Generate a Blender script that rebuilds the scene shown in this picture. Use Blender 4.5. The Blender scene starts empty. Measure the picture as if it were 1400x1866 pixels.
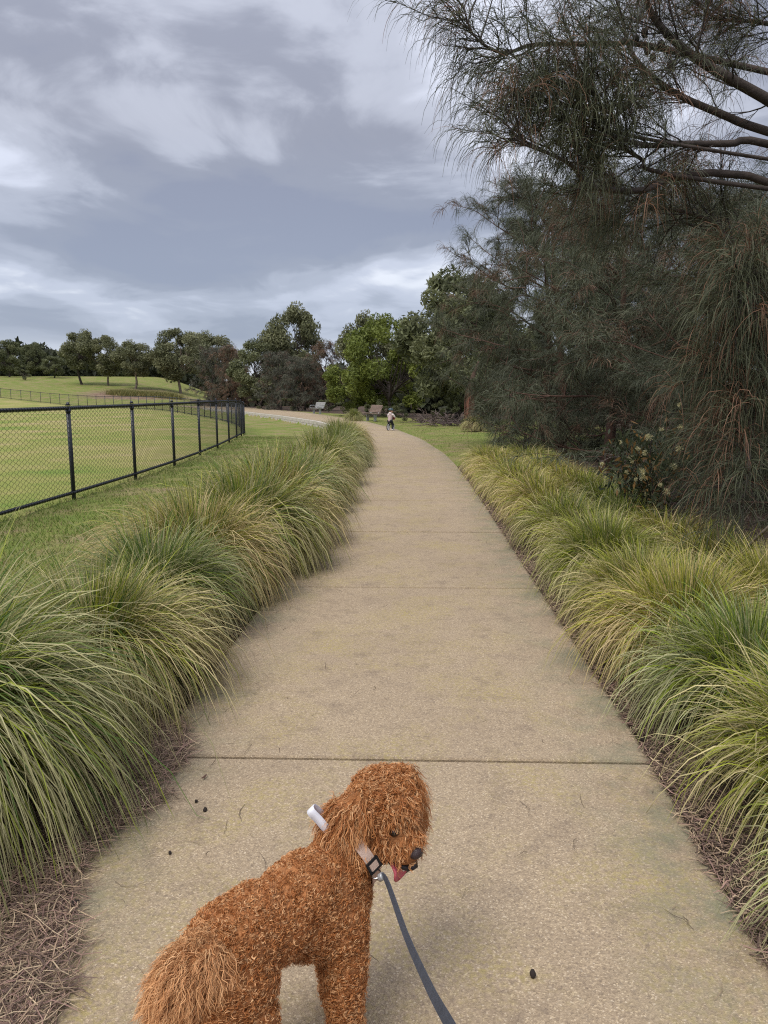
import bpy, bmesh, math, random
import numpy as np
from mathutils import Vector, Matrix
R = math.radians
random.seed(7)
sc = bpy.context.scene
C = sc.collection

# ------------------------------------------------------------------ camera
CH = 1.5; F = 1350.0; PITCH = R(9.0)
cam_d = bpy.data.cameras.new('camera'); cam = bpy.data.objects.new('camera', cam_d); C.objects.link(cam)
cam.location = (0, 0, CH); cam.rotation_euler = (R(90) - PITCH, 0, 0)
cam_d.sensor_fit = 'VERTICAL'; cam_d.sensor_height = 36; cam_d.sensor_width = 27
cam_d.lens = 36 * F / 1866; cam_d.clip_start = 0.05; cam_d.clip_end = 3000
sc.camera = cam

# ------------------------------------------------------------------ sky and sun
SUN_EL, SUN_AZ = R(58), R(215)      # azimuth clockwise from +Y: behind the camera, to the left
w = bpy.data.worlds.new('World'); sc.world = w; w.use_nodes = True
nt = w.node_tree; N = nt.nodes; LK = nt.links
for n in list(N): N.remove(n)
def nd(t, **k):
    n = N.new(t)
    for a, b in k.items(): setattr(n, a, b)
    return n
def mth(op, a, b=None, c=None, clamp=False):
    n = N.new('ShaderNodeMath'); n.operation = op; n.use_clamp = clamp
    for i, v in enumerate((a, b, c)):
        if v is None: continue
        if isinstance(v, (int, float)): n.inputs[i].default_value = v
        else: LK.new(v, n.inputs[i])
    return n.outputs[0]
sky = nd('ShaderNodeTexSky', sky_type='NISHITA'); sky.sun_disc = False
sky.sun_elevation = SUN_EL; sky.sun_rotation = SUN_AZ
tc = nd('ShaderNodeTexCoord'); sx = nd('ShaderNodeSeparateXYZ'); LK.new(tc.outputs['Generated'], sx.inputs[0])
zc_ = mth('ADD', mth('MAXIMUM', sx.outputs[2], 0.0), 0.16)
u_ = mth('DIVIDE', sx.outputs[0], zc_); v_ = mth('DIVIDE', sx.outputs[1], zc_)
def cloud(scale, seed, detail, rough, su=1.0, sv=1.0, dist=0.0):
    cb = nd('ShaderNodeCombineXYZ'); LK.new(mth('MULTIPLY', u_, su), cb.inputs[0]); LK.new(mth('MULTIPLY', v_, sv), cb.inputs[1]); cb.inputs[2].default_value = seed
    t = nd('ShaderNodeTexNoise'); t.noise_dimensions = '3D'; LK.new(cb.outputs[0], t.inputs['Vector'])
    t.inputs['Scale'].default_value = scale; t.inputs['Detail'].default_value = detail
    t.inputs['Roughness'].default_value = rough; t.inputs['Distortion'].default_value = dist
    return t.outputs['Fac']
SEED_A, SEED_B = 12.3, 1.5
n1 = cloud(0.95, SEED_A, 4, 0.45, 1.0, 1.0, 0.35)
n2 = cloud(2.9, SEED_B, 6, 0.55, 1.0, 0.8, 0.5)
dens = mth('ADD', mth('MULTIPLY', n1, 0.72), mth('MULTIPLY', n2, 0.28))
cr = nd('ShaderNodeValToRGB'); LK.new(dens, cr.inputs[0])
e = cr.color_ramp.elements
e[0].position = 0.36; e[0].color = (0.82, 0.84, 0.89, 1)
e[1].position = 0.63; e[1].color = (0.185, 0.20, 0.262, 1)
for p, c in ((0.43, (0.52, 0.545, 0.63, 1)), (0.50, (0.345, 0.363, 0.425, 1)), (0.565, (0.215, 0.228, 0.28, 1))):
    q = e.new(p); q.color = c
cr.color_ramp.interpolation = 'EASE'
# blue-grey lower deck towards the horizon, thin clear strip at the very bottom
low = mth('SUBTRACT', 1.0, mth('DIVIDE', sx.outputs[2], 0.31), clamp=True)
mx = nd('ShaderNodeMix', data_type='RGBA'); LK.new(mth('MULTIPLY', low, 0.8), mx.inputs['Factor'])
LK.new(cr.outputs[0], mx.inputs['A']); 
mxl = nd('ShaderNodeMix', data_type='RGBA'); LK.new(cloud(0.28, 5.5, 4, 0.5), mxl.inputs['Factor'])
mxl.inputs['A'].default_value = (0.165, 0.22, 0.325, 1); mxl.inputs['B'].default_value = (0.45, 0.50, 0.61, 1)
LK.new(mxl.outputs['Result'], mx.inputs['B'])
strip = mth('MULTIPLY', mth('SUBTRACT', 1.0, mth('DIVIDE', sx.outputs[2], 0.072), clamp=True), 0.85)
mx2 = nd('ShaderNodeMix', data_type='RGBA'); LK.new(strip, mx2.inputs['Factor'])
LK.new(mx.outputs['Result'], mx2.inputs['A']); mx2.inputs['B'].default_value = (0.78, 0.82, 0.88, 1)
scl = nd('ShaderNodeVectorMath', operation='SCALE'); # an overcast deck is brighter overhead than low down
LK.new(mth('MULTIPLY', mth('ADD', 0.72, mth('MULTIPLY', mth('MAXIMUM', sx.outputs[2], 0.0), 0.85)), 9.5), scl.inputs['Scale'])
LK.new(mx2.outputs['Result'], scl.inputs[0])
mx3 = nd('ShaderNodeMix', data_type='RGBA'); mx3.inputs['Factor'].default_value = 0.94
LK.new(sky.outputs[0], mx3.inputs['A']); LK.new(scl.outputs[0], mx3.inputs['B'])
bg = nd('ShaderNodeBackground'); bg.inputs['Strength'].default_value = 0.1
LK.new(mx3.outputs['Result'], bg.inputs['Color'])
wo = nd('ShaderNodeOutputWorld'); LK.new(bg.outputs[0], wo.inputs[0])

sd = bpy.data.lights.new('sun', 'SUN'); sun = bpy.data.objects.new('sun', sd); C.objects.link(sun)
sd.energy = 1.5; sd.angle = R(26); sd.color = (1.0, 0.95, 0.86)
sdir = Vector((math.sin(SUN_AZ) * math.cos(SUN_EL), math.cos(SUN_AZ) * math.cos(SUN_EL), math.sin(SUN_EL)))
sun.rotation_euler = sdir.to_track_quat('Z', 'Y').to_euler(); sun.location = (-3, -4, 12)
sc.view_settings.view_transform = 'Standard'; sc.view_settings.look = 'None'
sc.view_settings.exposure = 0.8; sc.view_settings.gamma = 1.0
sc.render.engine = 'CYCLES'
try:
    sc.cycles.use_denoising = False; sc.cycles.pixel_filter_type = 'BLACKMAN_HARRIS'; sc.cycles.filter_width = 1.15
    sc.cycles.max_bounces = 5; sc.cycles.diffuse_bounces = 3; sc.cycles.transmission_bounces = 3
    sc.cycles.use_adaptive_sampling = False
except Exception: pass

# ------------------------------------------------------------------ picture <-> place
FW = np.array((0, math.cos(PITCH), -math.sin(PITCH))); UP = np.array((0, math.sin(PITCH), math.cos(PITCH))); RT = np.array((1.0, 0, 0))
CAM = np.array((0, 0, CH))
def ray(x, y): return FW + RT * (x - 700) / F - UP * (y - 933) / F
def at_depth(x, y, zc): return CAM + ray(x, y) * zc
def sstep(a, b, x):
    t = np.clip((x - a) / (b - a), 0, 1); return t * t * (3 - 2 * t)

PL = np.array([(-4, -1.2), (0, -1.15), (2.8, -.98), (5.5, -.86), (8, -.72), (12, -.58), (20, -.6), (28, -.85), (35, -2.1), (42, -3.6), (53, -7.2), (67, -12.6), (85, -20.5), (110, -33)])
PR = np.array([(-4, 1.0), (0, 1.0), (1.7, 1.0), (2.8, 1.1), (5.5, 1.2), (8, 1.3), (12, 1.45), (16, 1.55), (19, 1.55), (25, 1.3), (33, .5), (44, -1.3), (63, -6.5), (88, -16), (110, -27)])
_ys = np.linspace(-4, 110, 1141)
def _smooth(t):
    v = np.interp(_ys, t[:, 0], t[:, 1]); k = np.hanning(25); k /= k.sum()
    return np.convolve(np.pad(v, 12, 'edge'), k, 'valid')
_xl, _xr = _smooth(PL), _smooth(PR)
def XL(y): return np.interp(y, _ys, _xl)
def XR(y): return np.interp(y, _ys, _xr)

UD = np.array((-.46, .888))
def terr(x, y):
    x = np.asarray(x, float); y = np.asarray(y, float)
    s = x * UD[0] + y * UD[1]
    az = np.degrees(np.arctan2(-x, np.maximum(y, .1)))
    z = 4.6 * sstep(92, 180, s) * sstep(11.5, 17, az) + 1.2 * sstep(95, 200, y)
    # lawn below the raised part of the path
    dl = XL(y) - x
    z = z - .36 * sstep(-.02, .25, dl) * (1 - sstep(3.5, 7, dl)) * sstep(24, 38, y) * (1 - sstep(75, 95, y))
    return z
def ground(x, y):
    d = ray(x, y)
    lo = None; t = 1.0
    while t < 400:
        p = CAM + d * t
        if p[2] < terr(p[0], p[1]): break
        t *= 1.01
    p = CAM + d * t; p[2] = float(terr(p[0], p[1])); return p

# ------------------------------------------------------------------ helpers
def link(o, parent=None):
    C.objects.link(o)
    if parent is not None: o.parent = parent
    return o
def tag(o, label=None, cat=None, group=None, kind=None):
    if label: o['label'] = label
    if cat: o['category'] = cat
    if group: o['group'] = group
    if kind: o['kind'] = kind
    return o
def empty(name, loc=(0, 0, 0), rz=0.0, label=None, cat=None, group=None):
    o = bpy.data.objects.new(name, None); o.location = loc; o.rotation_euler = (0, 0, rz); o.empty_display_size = .1
    link(o); return tag(o, label, cat, group)
def np_mesh(name, V, Q, col=None, smooth=True):
    """V (n,3); Q (m,k) all faces with k corners"""
    V = np.ascontiguousarray(V, dtype=np.float32); Q = np.ascontiguousarray(Q, dtype=np.int32)
    me = bpy.data.meshes.new(name); m, k = Q.shape
    me.vertices.add(len(V)); me.vertices.foreach_set('co', V.ravel())
    me.loops.add(m * k); me.loops.foreach_set('vertex_index', Q.ravel())
    me.polygons.add(m); me.polygons.foreach_set('loop_start', np.arange(0, m * k, k, dtype=np.int32))
    me.polygons.foreach_set('loop_total', np.full(m, k, dtype=np.int32))
    me.polygons.foreach_set('use_smooth', np.full(m, smooth, dtype=bool))
    me.update(calc_edges=True)
    if col is not None:
        a = me.color_attributes.new('Col', 'FLOAT_COLOR', 'POINT')
        c = np.ones((len(V), 4), np.float32); c[:, :3] = col; a.data.foreach_set('color', c.ravel())
    return me
def obj(name, me, mat, parent=None):
    o = bpy.data.objects.new(name, me)
    if mat is not None:
        if len(me.materials) == 0: me.materials.append(mat)
    return link(o, parent)
def nrm(a): return a / np.maximum(np.linalg.norm(a, axis=-1, keepdims=True), 1e-9)
def ribbons(P, W, side, col):
    """P (n,k,3) W (n,k) side (n,3) or (n,k,3) col (n,k,3) -> V,Q,col"""
    n, k, _ = P.shape
    if side.ndim == 2: side = np.repeat(side[:, None], k, 1)
    T = np.gradient(P, axis=1); S = nrm(side - T * (np.sum(side * T, -1, keepdims=True) / np.maximum(np.sum(T * T, -1, keepdims=True), 1e-12)))
    V = np.stack((P - S * W[..., None] / 2, P + S * W[..., None] / 2), 2).reshape(-1, 3)
    b = (np.arange(n)[:, None] * k + np.arange(k - 1)[None]) * 2
    Q = np.stack((b, b + 1, b + 3, b + 2), -1).reshape(-1, 4)
    return V, Q, np.repeat(col, 2, axis=1).reshape(-1, 3) if col is not None else None
def tubes(P, Rr, sides=4, col=None):
    """P (n,k,3), Rr (n,k)"""
    n, k, _ = P.shape
    T = nrm(np.gradient(P, axis=1))
    ref = np.repeat(np.eye(3)[np.argmin(np.abs(T).max(1), axis=1)][:, None], k, 1)   # the axis the tube runs along least
    A = nrm(np.cross(T, ref)); B = np.cross(T, A)
    an = np.arange(sides) * 2 * np.pi / sides
    V = P[:, :, None] + Rr[:, :, None, None] * (A[:, :, None] * np.cos(an)[:, None] + B[:, :, None] * np.sin(an)[:, None])
    V = V.reshape(-1, 3)
    base = (np.arange(n)[:, None, None] * k + np.arange(k - 1)[None, :, None]) * sides
    i = np.arange(sides)[None, None]; j = (i + 1) % sides
    Q = np.stack((base + i, base + j, base + j + sides, base + i + sides), -1).reshape(-1, 4)
    cc = None
    if col is not None: cc = np.repeat(col, sides, axis=1).reshape(-1, 3)
    return V, Q, cc
def cat(parts):
    V, Q, Cc = [], [], []; o = 0
    for v, q, c in parts:
        V.append(v); Q.append(q + o); o += len(v)
        if c is not None: Cc.append(c)
    return np.concatenate(V), np.concatenate(Q), (np.concatenate(Cc) if Cc else None)
def resample(pts, k):
    pts = np.asarray(pts, float); m = len(pts)
    if m == 2: return pts[0] + (pts[1] - pts[0]) * np.linspace(0, 1, k)[:, None]
    P = np.vstack((2 * pts[0] - pts[1], pts, 2 * pts[-1] - pts[-2])); out = []
    for t in np.linspace(0, m - 1, k):
        i = min(int(t), m - 2); f = t - i; a, b, c, d = P[i:i + 4]
        out.append(.5 * ((2 * b) + (-a + c) * f + (2 * a - 5 * b + 4 * c - d) * f * f + (-a + 3 * b - 3 * c + d) * f ** 3))
    return np.array(out)
def tube_mesh(name, pts, radii, k=12, sides=8, closed_ends=True):
    P = resample(pts, k)[None]; rr = np.interp(np.linspace(0, 1, k), np.linspace(0, 1, len(radii)), radii)[None].copy()
    if closed_ends:   # pinch the ends so that the tube is closed
        P = np.concatenate((P[:, :1], P, P[:, -1:]), 1); rr = np.concatenate((rr[:, :1] * .02, rr, rr[:, -1:] * .02), 1)
        T = P[:, 2] - P[:, 1]; P[:, 0] -= T * 1e-3; T = P[:, -2] - P[:, -3]; P[:, -1] += T * 1e-3
    V, Q, _ = tubes(P, rr, sides); return np_mesh(name, V, Q)
def box_bm(bm, c, s, M=None):
    r = bmesh.ops.create_cube(bm, size=1.0); vs = r['verts']
    for v in vs:
        p = Vector((v.co.x * s[0] + c[0], v.co.y * s[1] + c[1], v.co.z * s[2] + c[2])); v.co = M @ p if M else p
    return vs
def bm_obj(name, bm, mat, parent=None, bevel=0.0, smooth=False):
    if bevel: bmesh.ops.bevel(bm, geom=bm.edges[:], offset=bevel, segments=2, affect='EDGES', clamp_overlap=True)
    bmesh.ops.recalc_face_normals(bm, faces=bm.faces[:])
    me = bpy.data.meshes.new(name); bm.to_mesh(me); bm.free()
    if smooth:
        for p in me.polygons: p.use_smooth = True
    return obj(name, me, mat, parent)
def box(name, c, s, mat, parent=None, bevel=0.0, M=None):
    bm = bmesh.new(); box_bm(bm, c, s, M); return bm_obj(name, bm, mat, parent, bevel)
def lathe(name, prof, mat, parent=None, n=20, M=None):
    prof = np.array(prof, float); k = len(prof); an = np.arange(n) * 2 * np.pi / n
    V = np.stack((prof[:, None, 0] * np.cos(an), prof[:, None, 0] * np.sin(an), np.repeat(prof[:, 1:2], n, 1)), -1).reshape(-1, 3)
    b = np.arange(k - 1)[:, None] * n; i = np.arange(n)[None]; j = (i + 1) % n
    Q = np.stack((b + i, b + j, b + j + n, b + i + n), -1).reshape(-1, 4)
    if M is not None: V = V @ np.array(M.to_3x3()).T + np.array(M.translation)
    return obj(name, np_mesh(name, V, Q), mat, parent)
def copy_tree(o, parent=None):
    c = o.copy(); C.objects.link(c)
    if parent is not None: c.parent = parent
    for ch in list(o.children): copy_tree(ch, c)
    return c
ORD = ['nearest', 'second', 'third', 'fourth', 'fifth', 'sixth', 'seventh', 'eighth', 'ninth', 'tenth', 'eleventh', 'twelfth', 'thirteenth', 'fourteenth', 'fifteenth', 'sixteenth', 'seventeenth', 'eighteenth', 'nineteenth', 'twentieth', 'twenty-first', 'twenty-second', 'twenty-third', 'twenty-fourth', 'twenty-fifth']

# ------------------------------------------------------------------ materials
def mat_new(name):
    m = bpy.data.materials.new(name); m.use_nodes = True
    t = m.node_tree; b = t.nodes['Principled BSDF']; return m, t, b
def plain(name, col, rough=.6, metal=0.0, spec=.4, bump=0.0, bscale=60, var=0.0, vscale=8):
    m, t, b = mat_new(name); b.inputs['Base Color'].default_value = (*col, 1); b.inputs['Roughness'].default_value = rough
    b.inputs['Metallic'].default_value = metal; b.inputs['Specular IOR Level'].default_value = spec
    tc = t.nodes.new('ShaderNodeTexCoord')
    if var:
        n = t.nodes.new('ShaderNodeTexNoise'); n.inputs['Scale'].default_value = vscale; n.inputs['Detail'].default_value = 5
        t.links.new(tc.outputs['Object'], n.inputs['Vector'])
        r = t.nodes.new('ShaderNodeMapRange'); r.inputs[1].default_value = .3; r.inputs[2].default_value = .7; r.inputs[3].default_value = 1 - var; r.inputs[4].default_value = 1 + var
        t.links.new(n.outputs['Fac'], r.inputs[0])
        s = t.nodes.new('ShaderNodeVectorMath'); s.operation = 'SCALE'; s.inputs[0].default_value = col; t.links.new(r.outputs[0], s.inputs['Scale'])
        t.links.new(s.outputs[0], b.inputs['Base Color'])
    if bump:
        n = t.nodes.new('ShaderNodeTexNoise'); n.inputs['Scale'].default_value = bscale; n.inputs['Detail'].default_value = 6
        t.links.new(tc.outputs['Object'], n.inputs['Vector'])
        bp = t.nodes.new('ShaderNodeBump'); bp.inputs['Strength'].default_value = bump; bp.inputs['Distance'].default_value = .02
        t.links.new(n.outputs['Fac'], bp.inputs['Height']); t.links.new(bp.outputs[0], b.inputs['Normal'])
    return m
def leafy(name, tint=(1, 1, 1), trans=.3, rough=.55, spec=.25, vary=False):
    """colour from the per-leaf attribute, times a tint; some light passes through"""
    m = bpy.data.materials.new(name); m.use_nodes = True; t = m.node_tree
    b = t.nodes['Principled BSDF']; out = t.nodes['Material Output']
    a = t.nodes.new('ShaderNodeAttribute'); a.attribute_name = 'Col'
    mul = t.nodes.new('ShaderNodeVectorMath'); mul.operation = 'MULTIPLY'; mul.inputs[1].default_value = tint
    if vary:
        oi = t.nodes.new('ShaderNodeObjectInfo'); vr = t.nodes.new('ShaderNodeValToRGB'); t.links.new(oi.outputs['Random'], vr.inputs[0]); e = vr.color_ramp.elements
        e[0].color = (.78, .95, .85, 1); e[1].color = (1.16, 1.10, .95, 1); x = e.new(.5); x.color = (1, 1.05, .9, 1)
        t.links.new(vr.outputs[0], mul.inputs[1])
    t.links.new(a.outputs['Color'], mul.inputs[0]); t.links.new(mul.outputs[0], b.inputs['Base Color'])
    b.inputs['Roughness'].default_value = rough; b.inputs['Specular IOR Level'].default_value = spec
    tr = t.nodes.new('ShaderNodeBsdfTranslucent'); t.links.new(mul.outputs[0], tr.inputs['Color'])
    mx = t.nodes.new('ShaderNodeMixShader'); mx.inputs[0].default_value = trans
    t.links.new(b.outputs[0], mx.inputs[1]); t.links.new(tr.outputs[0], mx.inputs[2]); t.links.new(mx.outputs[0], out.inputs[0])
    return m
M = {}
M['blade'] = leafy('grass_blade', trans=.35)
M['tussock'] = leafy('tussock_blade', trans=.26, vary=True)
M['needle'] = leafy('sheoak_needle', trans=.2)
M['leaf'] = leafy('tree_leaf', trans=.25)
M['litter'] = leafy('dry_litter', trans=.05, rough=.8)
M['dark_cone'] = plain('dark_cone', (.022, .015, .012), .9)
M['bark'] = plain('grey_bark', (.055, .042, .036), .9, bump=.6, bscale=25, var=.35)
M['bark_red'] = plain('red_bark', (.10, .055, .04), .9, bump=.6, bscale=30, var=.3)
M['bark_pale'] = plain('pale_bark', (.20, .16, .12), .9, bump=.5, bscale=20, var=.4, vscale=4)
M['black_metal'] = plain('black_powder_coat', (.012, .014, .022), .38, spec=.5)
M['wire'] = plain('black_coated_wire', (.016, .018, .022), .45)
M['concrete_edge'] = plain('pale_concrete_block', (.50, .46, .40), .9, bump=.3, var=.15, vscale=3)
M['silver_wood'] = plain('weathered_silver_timber', (.42, .42, .41), .75, var=.15)
M['brown_wood'] = plain('weathered_brown_timber', (.30, .22, .18), .75, var=.2)
M['galv'] = plain('galvanised_steel', (.42, .43, .44), .5, metal=.5)
M['white'] = plain('white_ribbon', (.74, .74, .80), .55)
M['tan'] = plain('tan_webbing', (.50, .36, .29), .7, bump=.2, bscale=300)
M['black_plastic'] = plain('black_plastic', (.012, .012, .014), .35)
M['steel'] = plain('bright_steel', (.62, .62, .62), .22, metal=1)
M['leash'] = plain('grey_blue_webbing', (.062, .068, .085), .75, bump=.4, bscale=400, var=.12, vscale=60)
M['nose'] = plain('nose_leather', (.045, .028, .028), .35, bump=.3, bscale=400)
M['tongue'] = plain('pink_tongue', (.50, .10, .13), .38, bump=.2, bscale=200)
M['teeth'] = plain('teeth', (.75, .70, .60), .3)
M['lip'] = plain('dark_lip', (.02, .012, .012), .35)
M['eye'] = plain('dark_eye', (.008, .005, .004), .08, spec=.6)
M['skin_fur'] = plain('dog_skin', (.36, .145, .05), .9, bump=.8, bscale=120, var=.3, vscale=90)
M['coat'] = leafy('dog_coat', trans=.12, rough=.5, spec=.25)

def ground_mat():
    m, t, b = mat_new('ground_cover'); L = t.links
    tc = t.nodes.new('ShaderNodeTexCoord'); P = tc.outputs['Object']
    def noise(s, d=5, r=.55, mp=None):
        n = t.nodes.new('ShaderNodeTexNoise'); n.inputs['Scale'].default_value = s; n.inputs['Detail'].default_value = d; n.inputs['Roughness'].default_value = r
        L.new(P, n.inputs['Vector']); return n.outputs['Fac']
    def ramp(f, *st):
        c = t.nodes.new('ShaderNodeValToRGB'); L.new(f, c.inputs[0]); e = c.color_ramp.elements
        e[0].position, e[0].color = st[0][0], (*st[0][1], 1); e[1].position, e[1].color = st[-1][0], (*st[-1][1], 1)
        for p, q in st[1:-1]: x = e.new(p); x.color = (*q, 1)
        return c.outputs[0]
    def mix(f, a, c):
        x = t.nodes.new('ShaderNodeMix'); x.data_type = 'RGBA'
        if isinstance(f, float): x.inputs['Factor'].default_value = f
        else: L.new(f, x.inputs['Factor'])
        L.new(a, x.inputs['A']); L.new(c, x.inputs['B']); return x.outputs['Result']
    lawn = ramp(noise(.7, 7, .7), (.36, (.25, .19, .11)), (.45, (.21, .20, .07)), (.55, (.16, .19, .045)), (.70, (.11, .165, .03)))
    field = ramp(noise(.25, 8, .68), (.33, (.36, .285, .15)), (.45, (.29, .265, .095)), (.55, (.23, .245, .065)), (.66, (.15, .215, .042)))
    soil = ramp(noise(7, 8, .7), (.3, (.035, .024, .018)), (.5, (.085, .06, .045)), (.7, (.15, .11, .085)))
    mulch = ramp(noise(1.2, 6, .65), (.35, (.14, .085, .06)), (.6, (.24, .17, .12)), (.75, (.30, .23, .16)))
    a = t.nodes.new('ShaderNodeAttribute'); a.attribute_name = 'Zone'
    s = t.nodes.new('ShaderNodeSeparateColor'); L.new(a.outputs['Color'], s.inputs[0])
    fine = noise(45, 4, .7)
    c = mix(s.outputs[0], lawn, field)
    # break the bed borders with noise
    def edge(ch, amt=.5):
        ad = t.nodes.new('ShaderNodeMath'); ad.operation = 'MULTIPLY_ADD'; ad.inputs[1].default_value = amt
        L.new(noise(3, 6, .7), ad.inputs[0]); L.new(ch, ad.inputs[2])
        r = t.nodes.new('ShaderNodeMapRange'); r.inputs[1].default_value = .55; r.inputs[2].default_value = .85; L.new(ad.outputs[0], r.inputs[0]); return r.outputs[0]
    c = mix(edge(s.outputs[1]), c, soil); c = mix(edge(s.outputs[2]), c, mulch)
    mr = t.nodes.new('ShaderNodeMapRange'); mr.inputs[1].default_value = .3; mr.inputs[2].default_value = .7; mr.inputs[3].default_value = .72; mr.inputs[4].default_value = 1.28; L.new(fine, mr.inputs[0])
    sc_ = t.nodes.new('ShaderNodeVectorMath'); sc_.operation = 'SCALE'; L.new(c, sc_.inputs[0]); L.new(mr.outputs[0], sc_.inputs['Scale'])
    L.new(sc_.outputs[0], b.inputs['Base Color']); b.inputs['Roughness'].default_value = .95; b.inputs['Specular IOR Level'].default_value = .15
    bp = t.nodes.new('ShaderNodeBump'); bp.inputs['Strength'].default_value = .7; bp.inputs['Distance'].default_value = .03
    L.new(noise(30, 6, .7), bp.inputs['Height']); L.new(bp.outputs[0], b.inputs['Normal'])
    return m
M['ground'] = ground_mat()

def path_mat():
    m, t, b = mat_new('exposed_aggregate_concrete'); L = t.links
    tc = t.nodes.new('ShaderNodeTexCoord'); P = tc.outputs['Object']
    def noise(s, d=5, r=.55, dist=0):
        n = t.nodes.new('ShaderNodeTexNoise'); n.inputs['Scale'].default_value = s; n.inputs['Detail'].default_value = d; n.inputs['Roughness'].default_value = r; n.inputs['Distortion'].default_value = dist
        L.new(P, n.inputs['Vector']); return n.outputs['Fac']
    def rng(f, a, c, lo=0., hi=1.):
        r = t.nodes.new('ShaderNodeMapRange'); r.inputs[1].default_value = a; r.inputs[2].default_value = c; r.inputs[3].default_value = lo; r.inputs[4].default_value = hi; L.new(f, r.inputs[0]); return r.outputs[0]
    def mix(f, a, c, bl='MIX'):
        x = t.nodes.new('ShaderNodeMix'); x.data_type = 'RGBA'; x.blend_type = bl
        if isinstance(f, float): x.inputs['Factor'].default_value = f
        else: L.new(f, x.inputs['Factor'])
        for k, v in (('A', a), ('B', c)):
            if isinstance(v, tuple): x.inputs[k].default_value = (*v, 1)
            else: L.new(v, x.inputs[k])
        return x.outputs['Result']
    def mul(a, c):
        x = t.nodes.new('ShaderNodeMath'); x.operation = 'MULTIPLY'
        for i, v in enumerate((a, c)):
            if isinstance(v, float): x.inputs[i].default_value = v
            else: L.new(v, x.inputs[i])
        return x.outputs[0]
    # aggregate: cells with their own stone colour
    vo = t.nodes.new('ShaderNodeTexVoronoi'); vo.inputs['Scale'].default_value = 250; L.new(P, vo.inputs['Vector'])
    sv = t.nodes.new('ShaderNodeSeparateColor'); L.new(vo.outputs['Color'], sv.inputs[0])
    cr = t.nodes.new('ShaderNodeValToRGB'); L.new(sv.outputs[0], cr.inputs[0]); e = cr.color_ramp.elements
    e[0].position, e[0].color = 0, (.13, .095, .075, 1); e[1].position, e[1].color = 1, (.70, .60, .47, 1)
    for p, c in ((.3, (.24, .185, .135)), (.62, (.31, .24, .17)), (.86, (.40, .31, .22)), (.94, (.58, .46, .30))): q = e.new(p); q.color = (*c, 1)
    vo2 = t.nodes.new('ShaderNodeTexVoronoi'); vo2.inputs['Scale'].default_value = 120; L.new(P, vo2.inputs['Vector'])
    sv2 = t.nodes.new('ShaderNodeSeparateColor'); L.new(vo2.outputs['Color'], sv2.inputs[0])
    base = mix(.42, cr.outputs[0], (.43, .325, .20))
    base = mix(mul(rng(sv2.outputs[0], .75, .95), .25), base, (.46, .37, .26))
    base = mix(mul(rng(sv2.outputs[1], .8, .97), .35), base, (.12, .09, .075))
    # broad tone, yellow lichen, dark blotches
    base = mix(mul(rng(noise(.9, 5, .6), .42, .7), .30), base, (.23, .17, .12))
    lich = mul(rng(noise(1.6, 8, .72, .3), .47, .66), rng(noise(60, 3, .6), .42, .6))
    base = mix(mul(lich, .75), base, (.36, .29, .10))
    base = mix(mul(rng(noise(5.5, 7, .75), .52, .74), .55), base, (.13, .095, .075))
    # moss at the outer edges
    a = t.nodes.new('ShaderNodeAttribute'); a.attribute_name = 'Col'
    s = t.nodes.new('ShaderNodeSeparateColor'); L.new(a.outputs['Color'], s.inputs[0])
    moss = mul(s.outputs[0], rng(noise(3.2, 8, .75), .44, .60))
    base = mix(mul(moss, .7), base, (.17, .185, .12))
    dirt = mul(s.outputs[0], rng(noise(2.1, 7, .7), .40, .62))
    base = mix(mul(dirt, .25), base, (.15, .11, .08))
    L.new(base, b.inputs['Base Color']); b.inputs['Roughness'].default_value = .88; b.inputs['Specular IOR Level'].default_value = .3
    bp = t.nodes.new('ShaderNodeBump'); bp.inputs['Strength'].default_value = .55; bp.inputs['Distance'].default_value = .003
    L.new(vo.outputs['Distance'], bp.inputs['Height'])
    bp2 = t.nodes.new('ShaderNodeBump'); bp2.inputs['Strength'].default_value = .4; bp2.inputs['Distance'].default_value = .004
    L.new(noise(90, 5, .7), bp2.inputs['Height']); L.new(bp.outputs[0], bp2.inputs['Normal']); L.new(bp2.outputs[0], b.inputs['Normal'])
    return m
M['path'] = path_mat()
M['joint'] = plain('joint_filler', (.03, .024, .02), .95)

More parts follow.
